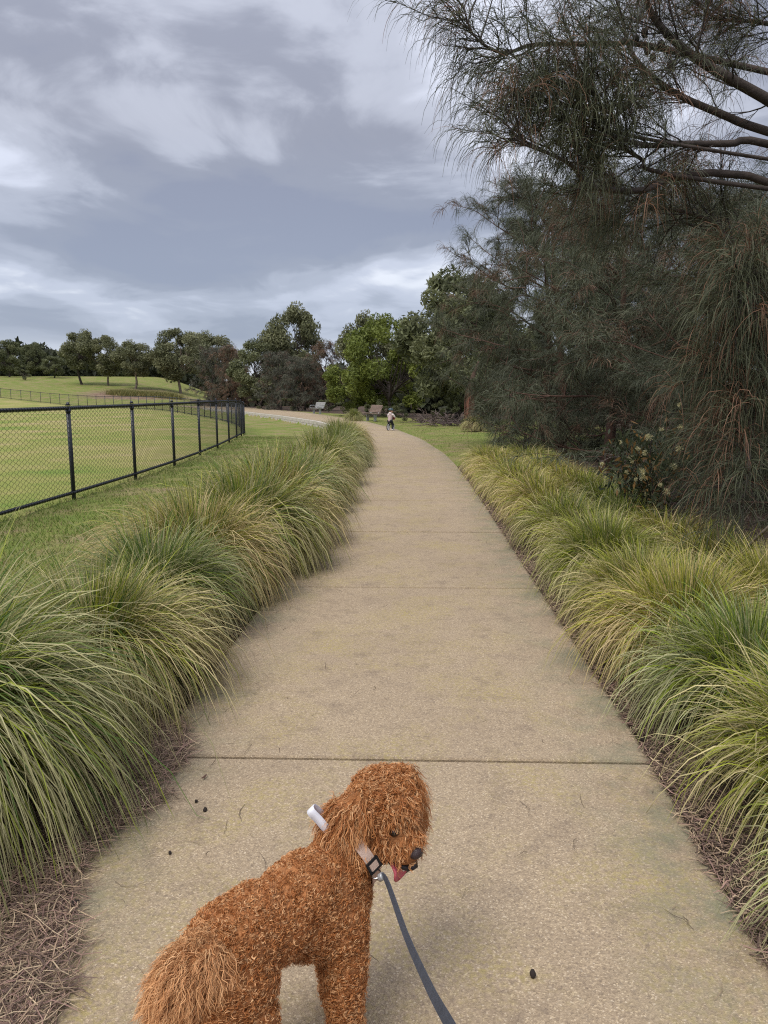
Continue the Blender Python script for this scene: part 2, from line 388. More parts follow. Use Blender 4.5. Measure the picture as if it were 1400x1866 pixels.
# ------------------------------------------------------------------ ground
FC = np.array((-114.5, 13.8)); FR = 110.0        # the oval's boundary
def build_ground():
    def axis(a, b, steps):  # graded spacing
        out = [0.0]
        s = .25
        while out[-1] < b:
            out.append(out[-1] + s)
            s = .25 if out[-1] < 14 else (.5 if out[-1] < 45 else min(s * 1.06, 40))
        neg = [0.0]; s = .25
        while neg[-1] > a:
            neg.append(neg[-1] - s)
            s = .25 if neg[-1] > -12 else (.5 if neg[-1] > -25 else min(s * 1.06, 40))
        return np.array(sorted(set(neg + out)))
    xs = axis(-900, 900, 0); ys = axis(-60, 1500, 0); ys = ys[ys > -60]
    X, Y = np.meshgrid(xs, ys); Z = terr(X, Y)
    rng = np.random.default_rng(3)
    jitter = rng.normal(0, .012, X.shape) * (np.abs(X) < 30) * (Y < 60)
    on_path = (X > XL(Y) - .12) & (X < XR(Y) + .12) & (Y < 108)
    # path side of the retaining edge: keep the ground under the slabs flat
    Z = np.where(on_path, -.06, Z + jitter - .012)
    V = np.stack((X, Y, Z), -1).reshape(-1, 3); nx = len(xs)
    a = (np.arange(len(ys) - 1)[:, None] * nx + np.arange(nx - 1)[None]).reshape(-1)
    Q = np.stack((a, a + 1, a + 1 + nx, a + nx), -1)
    zone = np.zeros((len(V), 3))
    x, y = V[:, 0], V[:, 1]
    r = np.hypot(x - FC[0], y - FC[1]); zone[:, 0] = 1 - sstep(FR - .6, FR + .4, r)
    dl = XL(y) - x; dr = x - XR(y)
    bed_l = sstep(-.3, 0, dl) * (1 - sstep(1.3, 1.9, dl)) * (1 - sstep(21, 24, y))
    bed_r = sstep(-.3, 0, dr) * (1 - sstep(15, 20, dr)) * (1 - sstep(15, 17, y - dr * .9))
    far_wood = sstep(-2, 1, y - (47 + np.maximum(0, -(x - 3)) * 2.05)) * (x > -30) + sstep(9, 12, x) * (y > 15)
    zone[:, 1] = np.clip(bed_l + bed_r + far_wood, 0, 1) * (1 - zone[:, 0])
    s = x * UD[0] + y * UD[1]
    g1 = ground(245, 722)
    zone[:, 2] = np.clip(np.exp(-(((x - g1[0]) / 9) ** 2 + ((y - g1[1]) / 9) ** 2)) * .8 + .28 * np.exp(-(((x + 42) / 16) ** 2 + ((y - 128) / 12) ** 2)), 0, 1) * (1 - zone[:, 0])
    me = np_mesh('ground', V, Q)
    at = me.color_attributes.new('Zone', 'FLOAT_COLOR', 'POINT'); c = np.ones((len(V), 4), np.float32); c[:, :3] = zone; at.data.foreach_set('color', c.ravel())
    tag(obj('ground', me, M['ground']), kind='structure')
build_ground()

# ------------------------------------------------------------------ path of cast slabs
def build_path():
    path = empty('path'); path['kind'] = 'structure'
    joints = [-2.6, .15, 2.86, 5.62, 8.0, 10.4, 12.9]
    while joints[-1] < 100: joints.append(joints[-1] + 2.6)
    for k in range(len(joints) - 1):
        y0, y1 = joints[k] + (.011 if k < 3 else .018), joints[k + 1] - (.011 if k < 2 else .018)
        ny = 14; nx = 15
        us = np.concatenate(([0, .006], np.linspace(.03, .97, nx - 4), [.994, 1]))
        vs = np.concatenate(([0, .002], np.linspace(.02, .98, ny - 4), [.998, 1]))
        U, Vv = np.meshgrid(us, vs); Y = y0 + (y1 - y0) * Vv
        tilt = .012 if abs(joints[k] - 2.86) < .01 else 0.0
        X = XL(Y) + (XR(Y) - XL(Y)) * U
        Y = Y + (U - .5) * -.06                 # the joints run very slightly askew
        rim = np.minimum(np.minimum(U / .006, (1 - U) / .006), np.minimum(Vv / .002, (1 - Vv) / .002)).clip(0, 1)
        Z = .012 - .007 * (1 - rim) + 0 * X + (k % 3) * .0015
        edge = 1 - sstep(0, .2, np.minimum(U, 1 - U))
        top = np.stack((X, Y, Z), -1).reshape(-1, 3); nxx = len(us)
        a = (np.arange(len(vs) - 1)[:, None] * nxx + np.arange(nxx - 1)[None]).reshape(-1)
        Q = [np.stack((a, a + 1, a + 1 + nxx, a + nxx), -1)]
        # skirt
        ring = list(range(nxx)) + [i * nxx + nxx - 1 for i in range(1, len(vs))] + [(len(vs) - 1) * nxx + i for i in range(nxx - 2, -1, -1)] + [i * nxx for i in range(len(vs) - 2, 0, -1)]
        low = top[ring].copy(); low[:, 2] = -.10; n0 = len(top); m = len(ring)
        Q.append(np.array([(ring[i], n0 + i, n0 + (i + 1) % m, ring[(i + 1) % m]) for i in range(m)]))
        col = np.zeros((n0 + m, 3)); col[:n0] = edge.reshape(-1)[:, None]
        me = np_mesh('slab', np.vstack((top, low)), np.concatenate(Q), col, smooth=False)
        obj('slab', me, M['path'], path)
    ys = np.linspace(-2.6, 104, 160); V = []; 
    for y in ys: V += [(XL(y) + .02, y, -.04), (XR(y) - .02, y, -.04)]
    a = np.arange(len(ys) - 1) * 2
    obj('joint_filler', np_mesh('joint_filler', V, np.stack((a, a + 1, a + 3, a + 2), -1)), M['joint'], path)
    # raised edge of pale blocks on the far bend
    w_ = empty('retaining_edge', (0, 0, 0), 0, 'low pale concrete block edging holding up the far bend of the path', 'retaining wall')
    s = 27.0; n = 0
    while s < 84:
        ln = 1.15; y0, y1 = s, s + ln
        for row in range(2):
            yo = (row % 2) * .55
            p0 = np.array((XL(y0 + yo) - .12, y0 + yo)); p1 = np.array((XL(y1 + yo) - .12, y1 + yo)); d = p1 - p0; L_ = np.linalg.norm(d); d /= L_
            c = (p0 + p1) / 2; Mx = Matrix.Translation((c[0], c[1], -.14 + .0 - row * .21 + .065)) @ Matrix.Rotation(math.atan2(d[1], d[0]), 4, 'Z')
            bm = bmesh.new(); box_bm(bm, (0, 0, 0), (L_ - .018, .2 + .02 * (row % 2), .20)); 
            o = bm_obj('block', bm, M['concrete_edge'], w_, .012); o.matrix_local = Mx
        s += ln + .0; n += 1
build_path()

# ------------------------------------------------------------------ fence round the oval
def build_fence():
    f = empty('chain_link_fence', (FC[0] + FR, FC[1], 0), 0, 'low black chain-link fence with pipe rails curving round the sports oval', 'fence')
    o0 = np.array((FC[0] + FR, FC[1], 0)); H = 1.31; BAY = 2.6
    # angles measured from +x at the centre; first post so that one falls at px 142
    a0 = math.asin((10.75 - FC[1]) / FR); da = BAY / FR
    angs = [a0 + da * i for i in range(-3, 52)]
    pts = [np.array((FC[0] + FR * math.cos(a), FC[1] + FR * math.sin(a))) for a in angs]
    zz = [float(terr(p[0], p[1])) for p in pts]
    bm = bmesh.new(); bmesh.ops.create_cone(bm, cap_ends=True, segments=12, radius1=.03, radius2=.03, depth=H + .35, matrix=Matrix.Translation((0, 0, (H - .35) / 2 + .02)))
    bmesh.ops.create_cone(bm, cap_ends=True, segments=12, radius1=.038, radius2=.012, depth=.05, matrix=Matrix.Translation((0, 0, H + .06)))
    bmesh.ops.create_cone(bm, cap_ends=True, segments=12, radius1=.037, radius2=.037, depth=.045, matrix=Matrix.Translation((0, 0, H - .045)))
    bmesh.ops.create_cone(bm, cap_ends=True, segments=12, radius1=.037, radius2=.037, depth=.045, matrix=Matrix.Translation((0, 0, .085)))
    pm = bpy.data.meshes.new('post'); bm.to_mesh(pm); bm.free(); pm.materials.append(M['black_metal'])
    for p_ in pm.polygons: p_.use_smooth = len(p_.vertices) == 4
    for p, z in zip(pts, zz):
        o = bpy.data.objects.new('post', pm); link(o, f); o.location = (p[0] - o0[0], p[1] - o0[1], z)
    # rails follow the posts
    for nm, h, r in (('top_rail', H, .024), ('bottom_rail', .085, .021)):
        P = np.array([(p[0] - o0[0], p[1] - o0[1], z + h) for p, z in zip(pts, zz)])
        V, Q, _ = tubes(P[None], np.full((1, len(P)), r), 10); obj(nm, np_mesh(nm, V, Q), M['black_metal'], f)
    # one bay of woven wire, shared by all bays
    pit = .07; rows = int((H - .05) / (pit * .5)); hh = (H - .06) / rows; ncol = int(round(BAY / pit)); px = BAY / ncol
    def wire(rad, sides):
        k = rows + 1; zt = .06 + np.arange(k) * hh; P = np.zeros((ncol + 1, k, 3))
        P[:, :, 2] = zt; P[:, :, 0] = np.arange(ncol + 1)[:, None] * px + np.where(np.arange(k) % 2, px * .5, -px * .5)[None] * np.where(np.arange(ncol + 1) % 2, 1, -1)[:, None]
        P[:, :, 0] = P[:, :, 0].clip(.0, BAY); P[:, :, 1] = np.where(np.arange(k) % 2, .004, -.004)[None] * np.where(np.arange(ncol + 1) % 2, 1, -1)[:, None]
        V, Q, _ = tubes(P, np.full((ncol + 1, k), rad), sides)
        parts = [(V, Q, None)]
        # twisted selvedge loops round both rails
        n = ncol; t = np.linspace(0, 2 * np.pi, 7)
        for h, r in ((H, .030), (.085, .027)):
            L = np.zeros((n, 7, 3)); L[:, :, 0] = (np.arange(n) * px)[:, None] + t[None] / (2 * np.pi) * px; L[:, :, 1] = np.cos(t) * r; L[:, :, 2] = h + np.sin(t) * r
            v, q, _ = tubes(L, np.full((n, 7), rad * 1.15), 3); parts.append((v, q, None))
        V, Q, _ = cat(parts); me = np_mesh('mesh_panel', V, Q); me.materials.append(M['wire']); return me
    wm, wm2, wf = wire(.0029, 4), wire(.0023, 3), wire(.0018, 3)
    for i in range(len(pts) - 1):
        d = pts[i + 1] - pts[i]; o = bpy.data.objects.new('mesh_panel', wm if i < 7 else (wm2 if i < 14 else wf)); link(o, f)
        o.location = (pts[i][0] - o0[0], pts[i][1] - o0[1], zz[i] + .0)
        L_ = np.linalg.norm(d); o.rotation_euler = (0, -math.atan2(zz[i + 1] - zz[i], L_), math.atan2(d[1], d[0])); o.scale = (L_ / BAY, 1, 1)
build_fence()

# ------------------------------------------------------------------ tussock grasses
def tussock_mesh(seed, n, height, spread, k=8, straw=.35, lean=0.0, yellow=.3, width=.0056):
    g = np.random.default_rng(seed)
    nt = 60; tf = g.integers(0, nt, n); taz = g.uniform(0, 2 * np.pi, nt); tm = g.beta(1.3, 1.0, nt); tl_ = g.uniform(.82, 1.18, nt); ts = g.uniform(.5, 1.6, nt)
    az = taz[tf] + g.normal(0, .30, n); r0 = np.abs(g.normal(0, .10, n)) * spread * 1.5
    aroot = az + g.normal(0, .5, n)
    root = np.stack((np.cos(aroot) * r0, np.sin(aroot) * r0, g.uniform(-.01, .03, n)), -1)
    # inner blades stand, outer ones arch over and hang
    m = np.clip(tm[tf] + g.normal(0, .13, n), 0, 1)
    L = height * (1.0 + .85 * m) * g.uniform(.75, 1.08, n) * tl_[tf]
    th0 = R(3) + R(30) * m + g.normal(0, R(5), n)
    bend = R(20) + R(150) * m + g.normal(0, R(10), n)
    s = np.linspace(0, 1, k)
    th = th0[:, None] + bend[:, None] * (s ** 1.12)[None]
    azs = az[:, None] + (g.normal(0, .28, n))[:, None] * s[None] + lean * 0
    ds = (L / (k - 1))[:, None]
    dx = np.sin(th) * ds; dz = np.cos(th) * ds
    P = np.zeros((n, k, 3)); P[:, 0] = root
    P[:, 1:, 0] = root[:, None, 0] + np.cumsum(dx[:, :-1] * np.cos(azs[:, :-1]) * spread, 1)
    P[:, 1:, 1] = root[:, None, 1] + np.cumsum(dx[:, :-1] * np.sin(azs[:, :-1]) * spread, 1)
    P[:, 1:, 2] = root[:, None, 2] + np.cumsum(dz[:, :-1], 1)
    low = P[:, :, 2] < .015; P[:, :, 2] = np.where(low, .012 + g.uniform(0, .03, (n, 1)), P[:, :, 2])
    W = width * g.uniform(.6, 1.25, n)[:, None] * np.array([.8, 1, 1, .95, .85, .7, .5, .15])[None, :k] if k == 8 else width * 1.15 * g.uniform(.6, 1.25, n)[:, None] * np.interp(s, [0, .3, .8, 1], [.8, 1, .7, .15])[None]
    side = np.stack((-np.sin(az), np.cos(az), g.normal(0, .45, n)), -1) + g.normal(0, .35, (n, 3))
    kind = g.random(n)
    green = np.array((.080, .135, .022)) * g.uniform(.45, 1.5, (n, 1)) * np.array((1, 1, 1)) + g.normal(0, .008, (n, 3))
    yel = np.array((.31, .325, .034)) * g.uniform(.6, 1.3, (n, 1))
    strawc = np.array((.60, .49, .285)) * g.uniform(.45, 1.25, (n, 1))
    pst = np.clip(straw * (.35 + 1.2 * m) * ts[tf], 0, .95)
    base = np.where((kind < pst)[:, None], strawc, np.where((kind < pst + yellow)[:, None], yel, green)).clip(.01, 1)
    tip = np.clip((s - (g.uniform(.55, 1.05, n) - .28 * m)[:, None]) * 3, 0, 1)[..., None] * g.uniform(.25, 1, n)[:, None, None]
    col = base[:, None] * (1 - tip) + (np.array((.47, .38, .225)) * g.uniform(.55, 1.25, (n, 1)))[:, None] * tip
    bs = np.clip(1 - s / .15, 0, 1)[None, :, None] * .6      # pale-brown sheath at the foot
    col = col * (1 - bs) + np.array((.17, .12, .07)) * bs
    V, Q, c = ribbons(P, W, side, col); me = np_mesh('tussock_blades', V, Q, c); me.materials.append(M['tussock']); return me
def core_mesh(seed):   # dead thatch in the heart of a tussock
    g = np.random.default_rng(seed); n = 500
    az = g.uniform(0, 2 * np.pi, n); L = g.uniform(.15, .38, n); t = g.uniform(.1, 1.2, n)
    p0 = np.stack((np.cos(az) * .1, np.sin(az) * .1, np.zeros(n)), -1) * g.uniform(0, 1.6, (n, 1))
    d = np.stack((np.sin(t) * np.cos(az), np.sin(t) * np.sin(az), np.cos(t)), -1)
    P = p0[:, None] + d[:, None] * (np.linspace(0, 1, 3)[None, :, None] * L[:, None, None])
    col = np.repeat((np.array((.16, .11, .065)) * g.uniform(.5, 1.3, (n, 1)))[:, None], 3, 1)
    V, Q, c = ribbons(P, np.full((n, 3), .006) * np.array([1, .8, .2]), g.normal(0, 1, (n, 3)), col); me = np_mesh('thatch', V, Q, c); me.materials.append(M['litter']); return me
core = core_mesh(5)
near_l = [tussock_mesh(11, 5600, .76, .64, straw=.36, yellow=.24), tussock_mesh(12, 5600, .72, .68, straw=.46, yellow=.28)]
mid_l = [tussock_mesh(13, 3800, .76, .66, k=7, straw=.36, yellow=.34, width=.0070), tussock_mesh(14, 3800, .70, .70, k=7, straw=.55, yellow=.25, width=.0070)]
near_r = [tussock_mesh(21, 5200, .50, .74, straw=.40, yellow=.50), tussock_mesh(22, 5200, .52, .70, straw=.34, yellow=.55)]
mid_r = [tussock_mesh(23, 3500, .50, .72, k=7, straw=.34, yellow=.52, width=.0070)]
def tussock(me, x, y, s, rz, label, group, sz=1.0):
    t = empty('tussock_plant', (x, y, float(terr(x, y)) - .01), rz, label, 'tussock', group)
    t.scale = (s, s, s * sz)
    b = bpy.data.objects.new('blades', me); link(b, t)
    c = bpy.data.objects.new('thatch', core); link(c, t)
    return t
g = np.random.default_rng(41)
ys = [2.45]
while ys[-1] < 21: ys.append(ys[-1] + g.uniform(.78, 1.0) * (1 + .012 * ys[-1]))
for i, y in enumerate(ys):
    me = near_l[i % 2] if y < 6 else mid_l[int(g.integers(2))]
    s = g.uniform(.84, 1.12) if y > 3 else 1.1
    off = (.60 if y < 3 else .44) + g.uniform(-.06, .08)
    tussock(me, float(XL(y)) - off, y, s, g.uniform(0, 6.28), '%s tussock of arching green and straw grass in the row along the left path edge' % ORD[i], 'tussock grasses left of the path')
ys2 = [6.5]
while ys2[-1] < 20: ys2.append(ys2[-1] + g.uniform(1.0, 1.35) * (1 + .012 * ys2[-1]))
for i, y in enumerate(ys2):
    tussock(mid_l[int(g.integers(2))], float(XL(y)) - 1.0 - g.uniform(-.1, .15), y, g.uniform(.72, .9), g.uniform(0, 6.28), '%s lower grass tussock in the back row nearer the chain-link fence' % ORD[i], 'back row tussocks on the fence side', .92)
ys = [1.75]
while ys[-1] < 14.5: ys.append(ys[-1] + g.uniform(.62, .8) * (1 + .015 * ys[-1]))
for i, y in enumerate(ys):
    me = near_r[i % 2] if y < 6 else mid_r[0]
    tussock(me, float(XR(y)) + .52 + g.uniform(-.04, .06), y, g.uniform(.9, 1.08), g.uniform(0, 6.28), '%s yellow-green tussock in the row along the right path edge' % ORD[i], 'tussock grasses right of the path')
ys2 = [2.3]
while ys2[-1] < 13: ys2.append(ys2[-1] + g.uniform(.85, 1.1) * (1 + .015 * ys2[-1]))
for i, y in enumerate(ys2):
    tussock(near_r[(i + 1) % 2] if y < 5 else mid_r[0], float(XR(y)) + 1.15 + g.uniform(-.08, .12), y, g.uniform(.92, 1.1), g.uniform(0, 6.28), '%s tussock in the right back row beneath the sheoak branches' % ORD[i], 'back row tussocks under the sheoaks')

# ------------------------------------------------------------------ trees
def needles_on(twP, g, per, length, width, cols, droop=1.0, k=4, up=.2, spreadd=.75):
    """twP (m,kt,3): twig polylines -> drooping needles"""
    m, kt, _ = twP.shape; n = m * per
    ti = np.repeat(np.arange(m), per); t = g.uniform(.1, 1, n) * (kt - 1); i = np.minimum(t.astype(int), kt - 2); f = (t - i)[:, None]
    p0 = twP[ti, i] * (1 - f) + twP[ti, i + 1] * f; td = nrm(twP[ti, i + 1] - twP[ti, i])
    d = nrm(td * .9 + g.normal(0, spreadd, (n, 3)) * .7 + np.array((0, 0, up)))
    L = length * g.uniform(.55, 1.2, n)
    P = np.zeros((n, k, 3)); P[:, 0] = p0; cur = d
    dr = droop * g.uniform(.5, 1.5, n)[:, None]
    for j in range(1, k):
        P[:, j] = P[:, j - 1] + cur * (L / (k - 1))[:, None]
        cur = nrm(cur + np.array((0, 0, -1.0)) * dr * (.55 + .25 * j) + g.normal(0, .06, (n, 3)))
    W = width * g.uniform(.7, 1.3, n)[:, None] * np.interp(np.linspace(0, 1, k), [0, .6, 1], [1, .9, .35])[None]
    c0, c1, dead, pdead = cols
    twc = g.random(m)[ti][:, None]; col = np.array(c0) * (1 - twc) + np.array(c1) * twc
    isd = (g.random(m) < pdead)[ti] | (g.random(n) < pdead * .3)
    col = np.where(isd[:, None], np.array(dead), col) * g.uniform(.6, 1.4, (n, 1))
    V, Q, c = ribbons(P, W, g.normal(0, 1, (n, 3)), np.repeat(col[:, None], k, 1)); return V, Q, c
def grow(g, p, d, L, k, wob, lift):
    P = [np.array(p, float)]; d = np.array(d, float)
    for j in range(k - 1):
        P.append(P[-1] + d * L / (k - 1)); d = d + g.normal(0, wob, 3) + np.array((0, 0, lift)); d /= np.linalg.norm(d)
    return np.array(P)
def on(P, t):
    t = t * (len(P) - 1); i = min(int(t), len(P) - 2); f = t - i; d = P[i + 1] - P[i]
    return P[i] * (1 - f) + P[i + 1] * f, d / np.linalg.norm(d)
def sheoak(seed, H, rad, n1, n2, n3, per, nl, nw, low=.06, cols=None, k=4):
    """weeping sheoak: (wood mesh, crown mesh)"""
    g = np.random.default_rng(seed)
    trunk = grow(g, (0, 0, -.15), (g.normal(0, .06), g.normal(0, .06), 1), H * .86, 9, .05, .06)
    T1, T2, TW = [], [], []
    for i in range(n1):
        t = low + (1 - low) * (i + g.random()) / n1; p, _ = on(trunk, min(t, .98)); a = i * 2.4 + g.normal(0, .4)
        up = -.05 + .95 * t + g.normal(0, .12); d = np.array((math.cos(a), math.sin(a), up)); d /= np.linalg.norm(d)
        env = math.sin(math.pi * min(1, .25 + .72 * t)) ** .6
        L = rad * env * g.uniform(.75, 1.12); b = grow(g, p, d, L, 6, .13, .04); T1.append(b)
        for j in range(n2):
            tt = .2 + .8 * (j + g.random()) / n2; q, bd = on(b, min(tt, .99)); dd = bd * .7 + g.normal(0, .6, 3) + np.array((0, 0, .15)); dd /= np.linalg.norm(dd)
            c = grow(g, q, dd, rad * .36 * g.uniform(.6, 1.2), 5, .16, .0); T2.append(c)
            for m in range(n3):
                r_, cd = on(c, min(.99, .15 + .85 * (m + g.random()) / n3)); ee = cd * .8 + g.normal(0, .5, 3) + np.array((0, 0, .1)); ee /= np.linalg.norm(ee)
                TW.append(grow(g, r_, ee, g.uniform(.22, .5), 4, .15, -.05))
    wood = []
    r = np.interp(np.linspace(0, 1, 9), [0, .1, 1], [H * .022, H * .016, H * .004])
    wood.append(tubes(trunk[None], r[None], 9))
    wood.append(tubes(np.array(T1), np.repeat(np.linspace(.032, .008, 6)[None], len(T1), 0) * (H / 7), 6))
    wood.append(tubes(np.array(T2), np.repeat(np.linspace(.011, .004, 5)[None], len(T2), 0), 4))
    V, Q, _ = cat(wood); wm = np_mesh('trunk', V, Q)
    TW = np.array(TW); tw = tubes(TW, np.repeat(np.linspace(.0045, .0018, 4)[None], len(TW), 0), 3, np.full((len(TW), 4, 3), .06) * np.array((1.1, .9, .8)))
    nn = needles_on(TW, g, per, nl, nw, cols or SHE, k=k)
    V, Q, c = cat([tw, nn]); cm = np_mesh('crown', V, Q, c); return wm, cm
SHE = ((.072, .086, .050), (.13, .14, .088), (.17, .105, .07), .07)
SHE_D = ((.064, .074, .047), (.11, .118, .076), (.17, .105, .07), .07)
def place(name, wm, cm, loc, rz, s, label, group, wood_mat, leaf_mat, cat_='tree', sz=1.0):
    t = empty(name, (loc[0], loc[1], (loc[2] if len(loc) > 2 else float(terr(loc[0], loc[1])))), rz, label, cat_, group); t.scale = (s, s, s * sz)
    for nm, me, mt in (('trunk', wm, wood_mat), ('crown', cm, leaf_mat)):
        if me is None: continue
        if len(me.materials) == 0: me.materials.append(mt)
        o = bpy.data.objects.new(nm, me); link(o, t)
        o.material_slots[0].link = 'OBJECT'; o.material_slots[0].material = mt
    return t
# --- sheoaks on the right, from the camera outwards
wA, cA = sheoak(51, 7.0, 2.9, 26, 9, 6, 36, .36, .0058, low=.07, cols=SHE_D)
wB, cB = sheoak(52, 6.5, 2.8, 22, 9, 6, 32, .34, .0062, low=.05, cols=SHE)
G_SHE = 'weeping sheoaks along the right of the path'
spots = [(wB, cB, 5.7, 9.0, .4, .98, .60, 'weeping sheoak curtain just behind the flowering gum shrub'),
         (wA, cA, 5.5, 12.0, 1.9, 1.0, .70, 'dark weeping sheoak third in line beyond the right tussocks'),
         (wB, cB, 4.7, 15.6, 3.1, 1.08, .86, 'tall grey-green sheoak in the middle of the right-hand line'),
         (wA, cA, 4.6, 19.2, 5.0, 1.08, .96, 'sheoak second from the far end of the right-hand line'),
         (wB, cB, 4.9, 22.8, 2.2, 1.12, 1.02, 'farthest sheoak of the line, sweeping to the lawn edge'),
         (wA, cA, 8.4, 10.2, 4.1, 1.15, .58, 'sheoak in the second rank behind the nearest right-hand trees'),
         (wB, cB, 8.8, 15.0, .9, 1.15, .74, 'sheoak in the second rank behind the middle of the line'),
         (wA, cA, 9.0, 20.5, 2.9, 1.15, .84, 'sheoak in the second rank towards the far lawn'),
         (wB, cB, 8.6, 26.5, 1.2, 1.1, .95, 'sheoak behind the red-barked trunk at the lawn end')]
for wm, cm, x, y, rz, s, sz, lab in spots:
    place('sheoak_tree', wm, cm, (x, y), rz, s, lab, G_SHE, M['bark_red'], M['needle'], sz=sz)
# --- nearest sheoak with its big limbs over the top right of the view
def near_sheoak():
    g = np.random.default_rng(77); base = np.array((4.35, 6.1, 0.0))
    t = empty('sheoak_tree', base, 0, 'nearest weeping sheoak, its dark limbs and hanging needles filling the top right', 'tree', G_SHE)
    tk = np.array([(0, 0, -.2), (-.05, .02, .9), (.02, .05, 2.0), (.15, .1, 3.1), (.2, .15, 4.4), (.15, .2, 5.6), (.1, .2, 6.6)])
    obj('trunk', tube_mesh('trunk', tk, [.16, .12, .11, .095, .08, .05, .02], 22, 10), M['bark_red'], t)
    limbs = [  # photo points, depth range, radii
        ([(1640, 300), (1480, 232), (1400, 182), (1290, 120), (1230, 75), (1185, 20), (1165, -60)], 6.0, 5.6, (.055, .018)),
        ([(1640, 300), (1400, 262), (1330, 262), (1240, 262), (1180, 265), (1120, 250), (1060, 235), (1020, 208)], 5.9, 5.4, (.035, .007)),
        ([(1620, 290), (1400, 240), (1320, 210), (1240, 175), (1190, 140), (1150, 95), (1135, 40), (1118, -20)], 6.0, 6.3, (.04, .010)),
        ([(1245, 178), (1190, 85), (1130, 80), (1050, 80), (970, 82), (930, 95), (900, 92), (862, 62), (842, 5)], 6.1, 5.5, (.028, .005)),
        ([(1640, 420), (1400, 330), (1240, 320), (1180, 345), (1120, 347), (1070, 335), (1040, 300), (1000, 280), (960, 265), (935, 250)], 6.0, 5.2, (.035, .005)),
        ([(1300, 322), (1230, 320), (1170, 290), (1130, 265), (1090, 230), (1060, 200), (1030, 190)], 5.8, 5.5, (.02, .005)),
        ([(1290, 262), (1160, 250), (1120, 215), (1100, 195), (1080, 170)], 5.6, 5.5, (.016, .005)),
        ([(1640, 560), (1400, 520), (1330, 440), (1290, 400), (1200, 380), (1120, 400)], 6.2, 6.6, (.035, .006)),
        ([(1640, 760), (1400, 640), (1380, 600), (1355, 630), (1340, 700)], 6.0, 5.4, (.03, .006)),
        ([(1640, 840), (1420, 700), (1400, 690), (1375, 760), (1360, 870)], 5.8, 5.0, (.028, .006)),
        ([(1640, 640), (1450, 560), (1400, 500), (1370, 520), (1345, 560)], 5.7, 5.1, (.028, .006)),
        ([(1640, 200), (1500, 60), (1420, -40), (1330, -120)], 6.1, 6.0, (.05, .02)),
        ([(1640, 140), (1480, 60), (1380, 40), (1300, 30), (1240, -30)], 6.4, 6.8, (.03, .008))]
    TW = []; SEC = []
    for n_, (pts, d0, d1, rr) in enumerate(limbs):
        m = len(pts); W_ = np.array([at_depth(x, y, d0 + (d1 - d0) * i / (m - 1)) - base for i, (x, y) in enumerate(pts)])
        # root the limb in the trunk at its own height
        h = float(np.clip(W_[0][2] - .25, .5, 5.8)); tx = np.array([np.interp(h, tk[:, 2], tk[:, c]) for c in range(3)]); W_[0] = tx
        k = 24; P = resample(W_, k)
        obj('limb', tube_mesh('limb', W_, list(np.linspace(rr[0], rr[1], 6)), k, 8), M['bark'], t)
        P = resample(W_, 40)
        nsec = 30 if n_ < 7 else 36
        for j in range(nsec):
            tt = .30 + .70 * (j + g.random()) / nsec; q, bd = on(P, min(tt, .995))
            dd = bd * .8 + g.normal(0, .55, 3) + np.array((-.12, 0, .12)); dd /= np.linalg.norm(dd)
            c = grow(g, q, dd, g.uniform(.22, .62) * ((.72 if n_ in (3, 4) else 1.0) if n_ < 7 else (.62 if 8 <= n_ <= 10 else 1)), 5, .16, .02); SEC.append(c)
            for mth_ in range(3 if n_ < 7 else 4):
                r_, cd = on(c, min(.99, .25 + .75 * (mth_ + g.random()) / 3)); ee = cd * .9 + g.normal(0, .4, 3); ee /= np.linalg.norm(ee)
                TW.append(grow(g, r_, ee, g.uniform(.16, .38), 4, .14, -.02))
    # the rest of the crown: right of the frame, and the low curtain
    for i in range(26):
        hz = g.uniform(.5, 5.8); a = g.uniform(-1.3, 1.3) if hz > 2.4 else g.uniform(-2.2, 2.2); p = np.array([np.interp(hz, tk[:, 2], tk[:, c]) for c in range(3)])
        b = grow(g, p, (math.cos(a), math.sin(a), .25), g.uniform(1.0, 2.0), 6, .15, .02); SEC.append(b[[0, 1, 2, 3, 5]])
        for j in range(9):
            q, bd = on(b, min(.99, .2 + .8 * (j + g.random()) / 9)); dd = bd + g.normal(0, .7, 3); dd /= np.linalg.norm(dd); c = grow(g, q, dd, g.uniform(.3, .6), 5, .16, 0); SEC.append(c)
            for m in range(4):
                r_, cd = on(c, .25 + .74 * g.random()); ee = cd * .8 + g.normal(0, .5, 3); ee /= np.linalg.norm(ee); TW.append(grow(g, r_, ee, g.uniform(.2, .4), 4, .15, -.05))
    sec = tubes(np.array(SEC), np.repeat(np.linspace(.0075, .003, 5)[None], len(SEC), 0), 4, np.full((len(SEC), 5, 3), .055) * np.array((1.15, .9, .8)))
    TW = np.array(TW); tw = tubes(TW, np.repeat(np.linspace(.004, .0016, 4)[None], len(TW), 0), 3, np.full((len(TW), 4, 3), .05) * np.array((1.1, .9, .8)))
    nn = needles_on(TW, g, 19, .36, .0034, ((.055, .062, .036), (.10, .108, .060), (.19, .105, .065), .13), k=5, droop=.75, up=.25)
    V, Q, c = cat([sec, tw, nn]); cr_ = obj('crown', np_mesh('crown', V, Q, c), M['needle'], t)
    # seed cones clustered on the upper limbs
    V, Q = [], []
    sph = bmesh.new(); bmesh.ops.create_icosphere(sph, subdivisions=2, radius=1.0); sv = np.array([v.co for v in sph.verts]); sf = np.array([[v.index for v in f.verts] for f in sph.faces]); sph.free()
